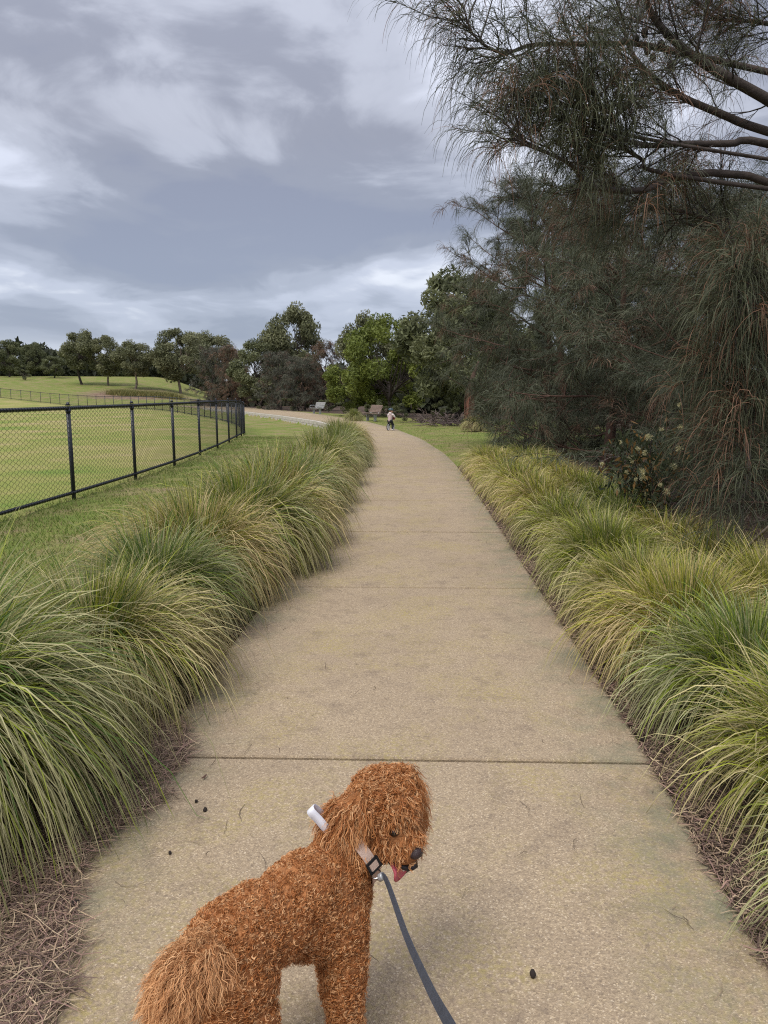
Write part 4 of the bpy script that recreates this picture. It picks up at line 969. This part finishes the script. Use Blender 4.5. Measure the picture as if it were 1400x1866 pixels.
# ------------------------------------------------------------------ leash
def build_leash():
    c, s = math.cos(drz), math.sin(drz); st = np.array((dbase[0] + clip_l[0] * c - clip_l[1] * s, dbase[1] + clip_l[0] * s + clip_l[1] * c, dbase[2] + clip_l[2]))
    pts = [st, at_depth(703, 1602, 1.60), at_depth(740, 1704, 1.36), at_depth(783, 1800, 1.08), at_depth(822, 1872, .86), at_depth(880, 1990, .64), at_depth(960, 2200, .48)]
    root = empty('dog_leash', st, 0, 'grey flat webbing leash running from the dog collar towards the camera', 'leash')
    P = resample(pts, 40) - st; n = len(P); T = nrm(np.gradient(P, axis=0))
    view = nrm(CAM - (P + st)); S = nrm(np.cross(T, view))
    tw = np.linspace(1.1, .25, n); S = nrm(S * np.cos(tw)[:, None] + np.cross(T, S) * np.sin(tw)[:, None]); Nn = np.cross(T, S)
    i0 = 3; V = []
    for i in range(i0, n):
        for a, b in ((-1, -1), (1, -1), (1, 1), (-1, 1)): V.append(P[i] + S[i] * a * .0073 + Nn[i] * b * .0012)
    m = n - i0; Q = [(i * 4 + j, i * 4 + (j + 1) % 4, i * 4 + 4 + (j + 1) % 4, i * 4 + 4 + j) for i in range(m - 1) for j in range(4)] + [(0, 1, 2, 3), ((m - 1) * 4 + 3, (m - 1) * 4 + 2, (m - 1) * 4 + 1, (m - 1) * 4)]
    obj('strap', np_mesh('strap', V, np.array(Q), smooth=False), M['leash'], root)
    obj('stitched_end', tube_mesh('stitched_end', [P[2], P[5]], [.0085, .009], 5, 8), M['galv'], root)
    obj('snap_hook', tube_mesh('snap_hook', [P[0], P[0] + (0.006, .004, -.004), P[2] + (.003, 0, 0), P[3]], [.003, .005, .0055, .004], 10, 8), M['steel'], root)
build_leash()

# ------------------------------------------------------------------ child on a balance bike
M['skin'] = plain('skin', (.52, .31, .23), .55); M['jacket'] = plain('white_jacket', (.74, .66, .64), .8, var=.06); M['vest'] = plain('pink_grey_vest', (.42, .32, .30), .8, var=.1)
M['trouser'] = plain('dark_trousers', (.018, .022, .028), .85); M['shoe'] = plain('white_shoe', (.7, .7, .7), .6); M['helmet'] = plain('dark_teal_helmet', (.05, .085, .10), .3)
M['hair'] = plain('brown_hair', (.12, .06, .03), .7); M['tyre'] = plain('black_tyre', (.015, .015, .016), .8); M['rim'] = plain('white_rim', (.75, .75, .75), .4); M['frame'] = plain('dark_green_frame', (.02, .05, .05), .35); M['red'] = plain('red_bag', (.35, .06, .07), .6)
def build_child():
    gp = ground(712, 785); gz = .014; rz = math.atan2(.90, .44)
    bike = empty('balance_bike', (gp[0], gp[1], gz), rz, 'small dark balance bike with white wheel discs under the child', 'bike')
    for x in (-.24, .24):
        whl = lathe('wheel', [(.085, -.012), (.118, -.014), (.124, 0), (.118, .014), (.085, .012), (.085, -.012)], M['rim'], bike, 28, Matrix.Translation((x, 0, .142)) @ Matrix.Rotation(R(90), 4, 'X'))
        a = np.linspace(0, 2 * np.pi, 33); tp = np.stack((x + np.cos(a) * .128, 0 * a, .142 + np.sin(a) * .128), -1); V, Q, _ = tubes(tp[None], np.full((1, 33), .0145), 8); obj('tyre', np_mesh('tyre', V, Q), M['tyre'], whl)
        lathe('hub', [(.001, -.03), (.02, -.03), (.022, 0), (.02, .03), (.001, .03)], M['galv'], whl, 12, Matrix.Translation((x, 0, .142)) @ Matrix.Rotation(R(90), 4, 'X'))
        for s in range(5):
            q = s * 6.283 / 5; obj('spoke', tube_mesh('spoke', [(x, 0, .142), (x + .1 * math.cos(q), 0, .142 + .1 * math.sin(q))], [.012, .01], 3, 6), M['rim'], whl)
    obj('frame', tube_mesh('frame', [(-.24, 0, .142), (-.12, 0, .27), (.05, 0, .25), (.17, 0, .36)], [.016, .02, .02, .018], 14, 8), M['frame'], bike)
    obj('fork', tube_mesh('fork', [(.24, 0, .142), (.19, 0, .32), (.165, 0, .50)], [.014, .016, .014], 10, 8), M['frame'], bike)
    obj('handlebar', tube_mesh('handlebar', [(.13, -.19, .525), (.155, -.08, .51), (.165, 0, .505), (.155, .08, .51), (.13, .19, .525)], [.011, .011, .011, .011, .011], 14, 8), M['black_plastic'], bike)
    obj('saddle', np_mesh('saddle', IV * np.array((.10, .055, .022)) + np.array((-.10, 0, .345)), IF), M['black_plastic'], bike)
    obj('seat_post', tube_mesh('seat_post', [(-.11, 0, .25), (-.10, 0, .34)], [.013, .013], 4, 8), M['galv'], bike)
    box('bag', (.235, 0, .50), (.10, .17, .12), M['red'], bike, .02)
    ch = empty('person', (gp[0], gp[1], gz), rz, 'small child in pale jacket and dark helmet straddling a balance bike on the path', 'person')
    hd = np.array((.045, 0, .815)); look = np.array((.5, -.85, -.05)); look /= np.linalg.norm(look); ll = np.array((-look[1], look[0], 0)); ll /= np.linalg.norm(ll)
    arms = []; legs_ = []; fing = []
    for s in (-1, 1):
        arms += [('c', (.01, s * .105, .655), .036, (.06, s * .145, .575), .030), ('c', (.06, s * .145, .575), .030, (.125, s * .15, .54), .021)]
        legs_ += [('c', (-.07, s * .055, .40), .060, (.03, s * .085, .245), .045), ('c', (.03, s * .085, .245), .045, (-.03, s * .10, .075), .030)]
        fing += [('e', (.13, s * .15, .535), (.022, .022, .014), (1, 0, 0), (0, 0, 1))]
        for j in range(4): fing += [('c', (.135, s * (.137 + .009 * j), .540), .0062, (.153, s * (.137 + .009 * j), .530), .0055), ('c', (.153, s * (.137 + .009 * j), .530), .0055, (.148, s * (.137 + .009 * j), .516), .005)]
        fing += [('c', (.125, s * .128, .53), .0065, (.143, s * .124, .517), .0055)]
    torso = [('c', (-.07, 0, .42), .085, (-.02, 0, .56), .085), ('c', (-.02, 0, .56), .085, (.0, 0, .65), .078), ('c', (0, -.07, .655), .042, (0, .07, .655), .042), ('c', (.005, 0, .68), .038, (.03, 0, .745), .036)]
    face = [('e', hd, (.082, .070, .088), look, (0, 0, 1)), ('e', hd + look * .03 + np.array((0, 0, -.045)), (.045, .045, .04), look, (0, 0, 1)), ('e', hd + look * .083 + np.array((0, 0, -.015)), (.012, .009, .012), look, (0, 0, 1))]
    face += [('e', hd + ll * s * .070 + np.array((0, 0, -.012)), (.014, .008, .02), look, (0, 0, 1)) for s in (-1, 1)]
    feet = [('c', (-.03, s * .10, .075), .028, (.0, s * .10, .045), .026) for s in (-1, 1)]
    blob('body', torso + face + arms + legs_ + fing + feet, M['skin'], ch, .0085, 3)
    for s in (-1, 1): obj('eye', np_mesh('eye', IV * .009 + hd + look * .073 + ll * s * .026 + np.array((0, 0, .004)), IF), M['eye'], ch)
    obj('mouth', np_mesh('mouth', (IV * np.array((.006, .02, .004))) @ basis(look).T + hd + look * .074 + np.array((0, 0, -.05)), IF), M['tongue'], ch)
    blob('jacket_sleeves', [(p[0], p[1], p[2] + .009, p[3], p[4] + .009) for p in arms] + [('c', (0, -.08, .655), .048, (0, .08, .655), .048), ('e', (-.055, 0, .715), (.05, .075, .04), (1, 0, 0), (0, 0, 1))], M['jacket'], ch, .009, 3)
    blob('vest', [(p[0], p[1], p[2] + .012, p[3], p[4] + .012) for p in torso[:2]], M['vest'], ch, .01, 3)
    blob('trousers', [(p[0], p[1], p[2] + .010, p[3], p[4] + .010) for p in legs_] + [('c', (-.075, -.03, .40), .085, (-.075, .03, .40), .085)], M['trouser'], ch, .01, 3)
    for s in (-1, 1): blob('shoe', [('c', (-.045, s * .10, .033), .030, (.05, s * .10, .026), .024), ('c', (-.035, s * .10, .05), .030, (-.03, s * .10, .085), .032)], M['shoe'], ch, .008, 3)
    hv = IV.copy(); hv[:, 2] = np.where(hv[:, 2] < -.12, -.12 + (hv[:, 2] + .12) * .15, hv[:, 2]); hl_ = obj('helmet', np_mesh('helmet', (hv * np.array((.112, .094, .098))) @ basis(look).T + hd + np.array((0, 0, .030)) - look * .008, IF), M['helmet'], ch)
    for s in (-.5, 0, .5): obj('vent', np_mesh('vent', (IV * np.array((.06, .011, .012))) @ basis(look).T + hd + ll * s * .09 + np.array((0, 0, .122 - abs(s) * .025)), IF), M['black_plastic'], hl_)
    obj('hair', np_mesh('hair', (IV * np.array((.05, .075, .05))) @ basis(look).T + hd - look * .045 + np.array((0, 0, -.035)), IF), M['hair'], ch)
build_child()

# ------------------------------------------------------------------ benches
def bench(loc, rz, wood, label, arms):
    b = empty('park_bench', loc, rz, label, 'bench', 'park benches by the far bend')     # local: x along the seat, faces -y
    L = 1.6
    for i in range(5): box('seat_slat', (0, -.21 + i * .098, .45 - .004 * i), (L, .082, .035), wood, b, .006)
    for i in range(6): box('back_slat', (0, .245 + .028 * i, .52 + .072 * i), (L, .03, .058), wood, b, .006)
    for s in (-1, 1):
        box('leg', (s * .55, .02, .205), (.075, .16, .43), M['galv'], b, .008); box('bearer', (s * .55, 0, .415), (.06, .48, .03), M['galv'], b, .004)
        obj('back_support', tube_mesh('back_support', [(s * .55, .16, .40), (s * .55, .275, .50), (s * .55, .425, .90)], [.028, .028, .022], 8, 8), M['galv'], b)
        if arms: obj('armrest', tube_mesh('armrest', [(s * .76, -.2, .44), (s * .76, -.21, .62), (s * .76, -.1, .66), (s * .76, .3, .66)], [.018] * 4, 14, 8), M['galv'], b)
p = ground(667, 767); bench((-.75, 43.2, .0), R(-66), M['brown_wood'], 'brown slatted park bench nearer the child', False)
bench((-5.35, 59.5, .0), R(-58), M['silver_wood'], 'pale silver slatted bench with armrests farther along the path', True)

# ------------------------------------------------------------------ flowering gum shrub, dead twigs, logs, red-barked trunk
M['cream'] = leafy('cream_blossom', trans=.3); M['red_string'] = leafy('stringy_bark', trans=0, rough=.9)
def gum_shrub():
    g = np.random.default_rng(31); loc = ground(1165, 985); loc[2] = 0
    loc = np.array((2.72, 7.45, 0.0)); t = empty('flowering_gum', loc, 0, 'young gum shrub with cream blossom between tussocks and sheoak curtain', 'shrub')
    st = [grow(g, (0, 0, -.05), (g.normal(0, .25), g.normal(0, .25), 1), g.uniform(.9, 1.35), 7, .14, .03) for _ in range(6)]
    V, Q, _ = tubes(np.array(st), np.repeat(np.linspace(.012, .004, 7)[None], 6, 0), 5); obj('stem', np_mesh('stem', V, Q), M['bark'], t)
    n = 1500; ti = g.integers(0, 6, n); tt = g.uniform(.25, 1, n); p = np.array([on(st[a], min(b, .99))[0] for a, b in zip(ti, tt)]) + g.normal(0, .13, (n, 3))
    ax = nrm(g.normal(0, 1, (n, 3)) + np.array((0, 0, -.7))); L = g.uniform(.05, .10, n); P = p[:, None] + ax[:, None] * (L[:, None, None] * np.array([-.5, -.15, .2, .5])[None, :, None])
    W = L[:, None] * np.array([.04, .30, .25, .03])[None]; c = np.where((g.random(n) < .22)[:, None], np.array((.30, .17, .06)), np.array((.07, .085, .04))) * g.uniform(.6, 1.4, (n, 1))
    V, Q, cc = ribbons(P, W, g.normal(0, 1, (n, 3)), np.repeat(c[:, None], 4, 1)); obj('foliage', np_mesh('foliage', V, Q, cc), M['leaf'], t)
    for i in range(26):
        q = on(st[int(g.integers(6))], g.uniform(.55, .99))[0] + g.normal(0, .10, 3) + np.array((-.05, -.1, 0)); m = 60; d = nrm(g.normal(0, 1, (m, 3))); rr = g.uniform(.022, .042)
        P = q + d[:, None] * (np.array([.1, .6, 1.])[None, :, None] * rr); V, Q, cc = ribbons(P, np.full((m, 3), .004) * np.array((.6, 1, 1.3)), g.normal(0, 1, (m, 3)), np.repeat((np.array((.78, .72, .42)) * g.uniform(.8, 1.15, (m, 1)))[:, None], 3, 1)); obj('blossom', np_mesh('blossom', V, Q, cc), M['cream'], t)
gum_shrub()
def twig_heap(name, loc, n, size, label, seed, colr=(.11, .09, .075), hgt=.5, cat_='dead branch', group=None, rad=.004):
    g = np.random.default_rng(seed); t = []
    for i in range(n):
        a = g.uniform(0, 6.28); p = np.array((g.normal(0, .25), g.normal(0, .25), g.uniform(0, hgt * .35))) * np.array((size, size, 1)); main = grow(g, p, (math.cos(a), math.sin(a), g.uniform(-.05, .7)), size * g.uniform(.5, 1.1), 6, .16, -.05); t.append(main)
        for j in range(4):
            q, d = on(main, g.uniform(.2, .95)); dd = d + g.normal(0, .5, 3); dd /= np.linalg.norm(dd); t.append(grow(g, q, dd, size * g.uniform(.15, .45), 6, .14, -.03))
    T = np.array(t); T[:, :, 2] = np.maximum(T[:, :, 2], .01)
    V, Q, c = tubes(T, np.repeat(np.linspace(rad, rad * .3, 6)[None], len(T), 0), 4, np.repeat((np.array(colr) * g.uniform(.5, 1.5, (len(T), 1)))[:, None], 6, 1))
    o = obj(name, np_mesh(name, V, Q, c), M['litter']); o.location = loc; tag(o, label, cat_, group); return o
twig_heap('dead_branch', (3.05, 5.1, .02), 34, .62, 'fine dead brushwood fallen among the right back tussocks', 1, rad=.0035)
twig_heap('dead_branch', (3.6, 6.6, .02), 30, .9, 'tangle of dead twigs under the nearest sheoak', 2, rad=.004)
twig_heap('dead_branch', (3.3, 9.6, .0), 26, .9, 'grey dead twigs in the dark gap left of the flowering gum', 3, hgt=1.2, rad=.005, colr=(.16, .13, .12))
twig_heap('dead_branch', tuple(ground(812, 776)), 40, 1.2, 'heap of grey brushwood on the lawn near the red-barked trunk', 4, rad=.02, colr=(.16, .12, .11), hgt=.5)
twig_heap('dead_branch', tuple(ground(770, 770)), 26, 1.1, 'low pile of fallen sticks right of the child', 6, rad=.02, colr=(.13, .10, .09), hgt=.3)
for pts, r, lab in (([at_depth(1430, 935, 4.4), at_depth(1385, 975, 4.6), at_depth(1350, 1005, 4.9), at_depth(1310, 1014, 5.3)], .012, 'curved grey stick rising from the ground at the right edge'),
                    ([at_depth(1420, 1040, 4.6), at_depth(1360, 1026, 4.9), at_depth(1320, 1018, 5.3)], .014, 'fallen pale stick lying at the right edge under the sheoak')):
    pts = [np.array((q[0], q[1], max(q[2], .02))) for q in pts]; o = obj('fallen_stick', tube_mesh('fallen_stick', np.array(pts) - pts[-1], [r, r * .9, r * .6, r * .4], 14, 7), M['bark_pale']); o.location = pts[-1]; tag(o, lab, 'stick')
o = obj('fallen_log', tube_mesh('fallen_log', [(-1.1, .2, .16), (-.2, .05, .2), (.6, 0, .17), (1.1, -.1, .3)], [.03, .05, .05, .02], 14, 8), M['bark_pale']); q = ground(795, 768); o.location = (q[0], q[1], 0); tag(o, 'thin pale log lying across the far edge of the lawn', 'log')
def red_trunk():
    q = by_px(856, 770, 34.5); g = np.random.default_rng(8); t = empty('stringybark_trunk', q, 0, 'thick trunk shedding red-brown stringy bark at the lawn edge', 'tree')
    obj('trunk', tube_mesh('trunk', [(0, 0, -.1), (.03, 0, .7), (-.05, 0, 1.5), (.1, .1, 2.2), (.4, .3, 3)], [.20, .17, .16, .12, .05], 18, 12), M['bark_red'], t)
    n = 420; a = g.uniform(0, 6.28, n); z = g.uniform(.1, 1.0, n); L = g.uniform(.3, .8, n); r = .18 + g.uniform(0, .06, n)
    P = np.stack([np.stack((np.cos(a) * (r + .03 * f), np.sin(a) * (r + .03 * f), z + L * (1 - f)), -1) for f in (0, .5, 1)], 1); c = np.array((.15, .07, .05)) * g.uniform(.2, 1.7, (n, 1))
    V, Q, cc = ribbons(P, np.full((n, 3), .035), np.stack((-np.sin(a), np.cos(a), g.normal(0, .2, n)), -1), np.repeat(c[:, None], 3, 1)); obj('bark_strips', np_mesh('bark_strips', V, Q, cc), M['red_string'], t)
    cw = obj('crown', bush[1], M['leaf'], t); cw.location = (.2, .2, 1.45); cw.scale = (1.25, 1.25, 1.3)
red_trunk()
# far tussocks and the planted strip on the mound
for i, (px, py, s, lab) in enumerate([(645, 757, .85, 'spiky grass clump beside the brown bench'), (870, 792, .95, 'grass clump at the foot of the red-barked trunk')]):
    q = by_px(px, py, 42.6 if i == 0 else 31); tussock(mid_l[i], q[0], q[1], s, i, lab, 'far grass clumps')
def mound_strip():
    g = np.random.default_rng(19); n = 9000; a = ground(208, 719); b = ground(322, 727); f = g.random(n); p = a + (b - a) * f[:, None]; p[:, :2] += g.normal(0, .7, (n, 2)); p[:, 2] = terr(p[:, 0], p[:, 1])
    az = g.uniform(0, 6.28, n); L = g.uniform(.5, 1.0, n); d = np.stack((np.cos(az) * .5, np.sin(az) * .5, np.ones(n)), -1)
    P = p[:, None] + d[:, None] * (L[:, None, None] * np.array([0, .6, 1.])[None, :, None]); P[:, 2, 2] -= .12
    c = np.where((g.random(n) < .5)[:, None], np.array((.30, .26, .10)), np.array((.17, .18, .06))) * g.uniform(.7, 1.3, (n, 1))
    V, Q, cc = ribbons(P, np.full((n, 3), .05) * np.array((1, .8, .2)), g.normal(0, 1, (n, 3)), np.repeat(c[:, None], 3, 1)); tag(obj('planted_grass_strip', np_mesh('planted_grass_strip', V, Q, cc), M['blade']), 'strip of yellowish planted grasses on the mound behind the far fence', 'grass', kind='stuff')
mound_strip()

# ------------------------------------------------------------------ lawn blades, litter, cones
def lawn_blades():
    g = np.random.default_rng(23); n = 60000
    y = 4.5 + 24 * g.random(n) ** 1.4; x = XL(y) - 1.3 - g.random(n) * 4.2; ok = np.hypot(x - FC[0], y - FC[1]) > FR - .15; x, y = x[ok], y[ok]
    y2 = 18 + 24 * g.random(9000); x2 = XR(y2) + .05 + g.random(9000) * 4.0
    x = np.concatenate((x, x2)); y = np.concatenate((y, y2)); n = len(x)
    cl = g.random(n) ** 2; keep = cl > -1; x, y, cl = x[keep], y[keep], cl[keep]; n = len(x)
    z = terr(x, y) - .012; az = g.uniform(0, 6.28, n); L = g.uniform(.025, .06, n) * (.6 + .7 * cl)
    d = np.stack((np.cos(az) * .7, np.sin(az) * .7, np.ones(n)), -1); P = np.stack((x, y, z), -1)[:, None] + d[:, None] * (L[:, None, None] * np.array([0., 1.])[None, :, None])
    c = np.where((g.random(n) < .25)[:, None], np.array((.30, .25, .12)), np.array((.13, .19, .035))) * g.uniform(.7, 1.35, (n, 1))
    V, Q, cc = ribbons(P, np.full((n, 2), .009) * np.array((1, .2)), g.normal(0, 1, (n, 3)), np.repeat(c[:, None], 2, 1)); tag(obj('lawn_grass', np_mesh('lawn_grass', V, Q, cc), M['blade']), 'short mown grass beside fence and far path', 'grass', kind='stuff')
lawn_blades()
def litter():
    g = np.random.default_rng(29)
    def sticks(x, y, Lr, wr, cols, zmax, name, lab):
        n = len(x); az = g.uniform(0, 6.28, n); L = g.uniform(*Lr, n); k = 4; bend = g.normal(0, .6, n); z0 = g.uniform(.014, zmax, n) + np.where((x > XL(y)) & (x < XR(y)), .004, 0)
        s = np.linspace(-.5, .5, k); aa = az[:, None] + bend[:, None] * s[None]; P = np.stack((x[:, None] + np.cos(aa) * L[:, None] * s, y[:, None] + np.sin(aa) * L[:, None] * s, z0[:, None] + g.normal(0, .006, (n, k)).clip(-.003, .02)), -1)
        ci = g.integers(0, len(cols), n); c = np.array(cols)[ci] * g.uniform(.55, 1.35, (n, 1)); W = g.uniform(*wr, n)[:, None] * np.array([.7, 1, 1, .4])[None]
        V, Q, cc = ribbons(P, W, np.stack((-np.sin(az), np.cos(az), g.normal(0, .4, n)), -1), np.repeat(c[:, None], k, 1)); tag(obj(name, np_mesh(name, V, Q, cc), M['litter']), lab, 'litter', kind='stuff')
    DRY = [(.30, .21, .14), (.22, .15, .11), (.12, .08, .065), (.42, .32, .21), (.26, .16, .13)]
    n = 7500; y = .9 + 2.3 * g.random(n); x = XL(y) + .12 - np.abs(g.normal(0, .28, n)) + .10 * np.sin(y * 5) + np.where(y < 2.6, .05, -.05)
    n2 = 2600; y2 = 3.0 + 9 * g.random(n2) ** 1.5; x2 = XL(y2) + .02 - np.abs(g.normal(0, .2, n2))
    sticks(np.concatenate((x, x2)), np.concatenate((y, y2)), (.05, .20), (.0015, .0032), DRY, .04, 'dry_grass_litter', 'dry fallen grass and needles along the left path edge')
    n = 9000; y = 1.0 + 13 * g.random(n) ** 1.6; x = XR(y) - .015 + np.abs(g.normal(0, .13, n)) 
    sticks(x, y, (.03, .12), (.002, .004), DRY, .03, 'dry_grass_litter', 'dry fallen grass and needles along the right path edge')
    n = 260; y = 1.1 + 9 * g.random(n) ** 1.3; u = np.where(g.random(n) < .7, g.beta(1, 5, n), 1 - g.beta(1, 6, n)); x = XL(y) + (XR(y) - XL(y)) * u
    sticks(x, y, (.02, .13), (.0015, .0025), [(.10, .07, .05), (.2, .15, .1)], .017, 'scattered_needles', 'loose sheoak needles and twiglets scattered over the concrete')
litter()
def cones():
    bump = 1 + .13 * np.sign(np.sin(IV[:, 0] * 13) * np.sin(IV[:, 2] * 11)); cm = np_mesh('seed_cone', IV * bump[:, None] * np.array((.0085, .0085, .011)), IF); cm.materials.append(M['dark_cone'])
    for px, py, s, lab in [(138, 1652, 1.35, 'dark round seed cone in the litter at the left path edge'), (336, 1383, .8, 'small seed cone at the left end of the slab joint'), (358, 1462, .7, 'tiny seed cone on the slab left of the dog'),
                           (374, 1478, .8, 'small dark seed cone on concrete between litter and dog'), (310, 1556, .6, 'tiny seed cone near the left litter'), (971, 1779, .95, 'lone dark seed cone on the bare slab right of the leash'),
                           (1097, 1250, .9, 'seed cone in the gutter by the right tussocks, upper of four'), (1154, 1305, 1.0, 'seed cone in the gutter, second of four down the right edge'), (1171, 1350, 1.1, 'seed cone in the gutter, third of four down the right edge'), (1098, 1192, .8, 'seed cone beneath straw blades near the far gutter')]:
        d = ray(px, py); q = CAM + d * ((.014 - CH) / d[2]); o = bpy.data.objects.new('seed_cone', cm); link(o); o.location = (q[0], q[1], .014 + .0075 * s); o.scale = (s,) * 3; o.rotation_euler = (1.2, px, 0); tag(o, lab, 'seed cone', 'fallen seed cones')
    for px, py, L, rz, lab, colr in [(16, 1812, .10, .7, 'pale curled dry leaf at the lower left corner', (.42, .28, .18)), (372, 1416, .035, 1.0, 'short dark leaf on the slab below the left joint end', (.10, .05, .04)), (118, 1833, .03, .5, 'dark leaf fragment on concrete at lower left', (.06, .04, .035))]:
        d = ray(px, py); q = CAM + d * ((.022 - CH) / d[2]); k = 9; s = np.linspace(-.5, .5, k); P = np.stack((s * L, .06 * L * np.sin(s * 4), .012 * L / .1 * (4 * s * s)), -1)[None]; W = (L * .24 * np.sqrt(np.clip(1 - (2 * s) ** 2, .003, 1)))[None]
        V, Q, cc = ribbons(P, W, np.array([[0, 1, .15]]), np.full((1, k, 3), 1.0) * np.array(colr)); o = obj('fallen_leaf', np_mesh('fallen_leaf', V, Q, cc), M['litter']); o.location = q; o.rotation_euler = (0, 0, rz); so = o.modifiers.new('s', 'SOLIDIFY'); so.thickness = .0008; tag(o, lab, 'leaf', 'fallen leaves on the path')
cones()
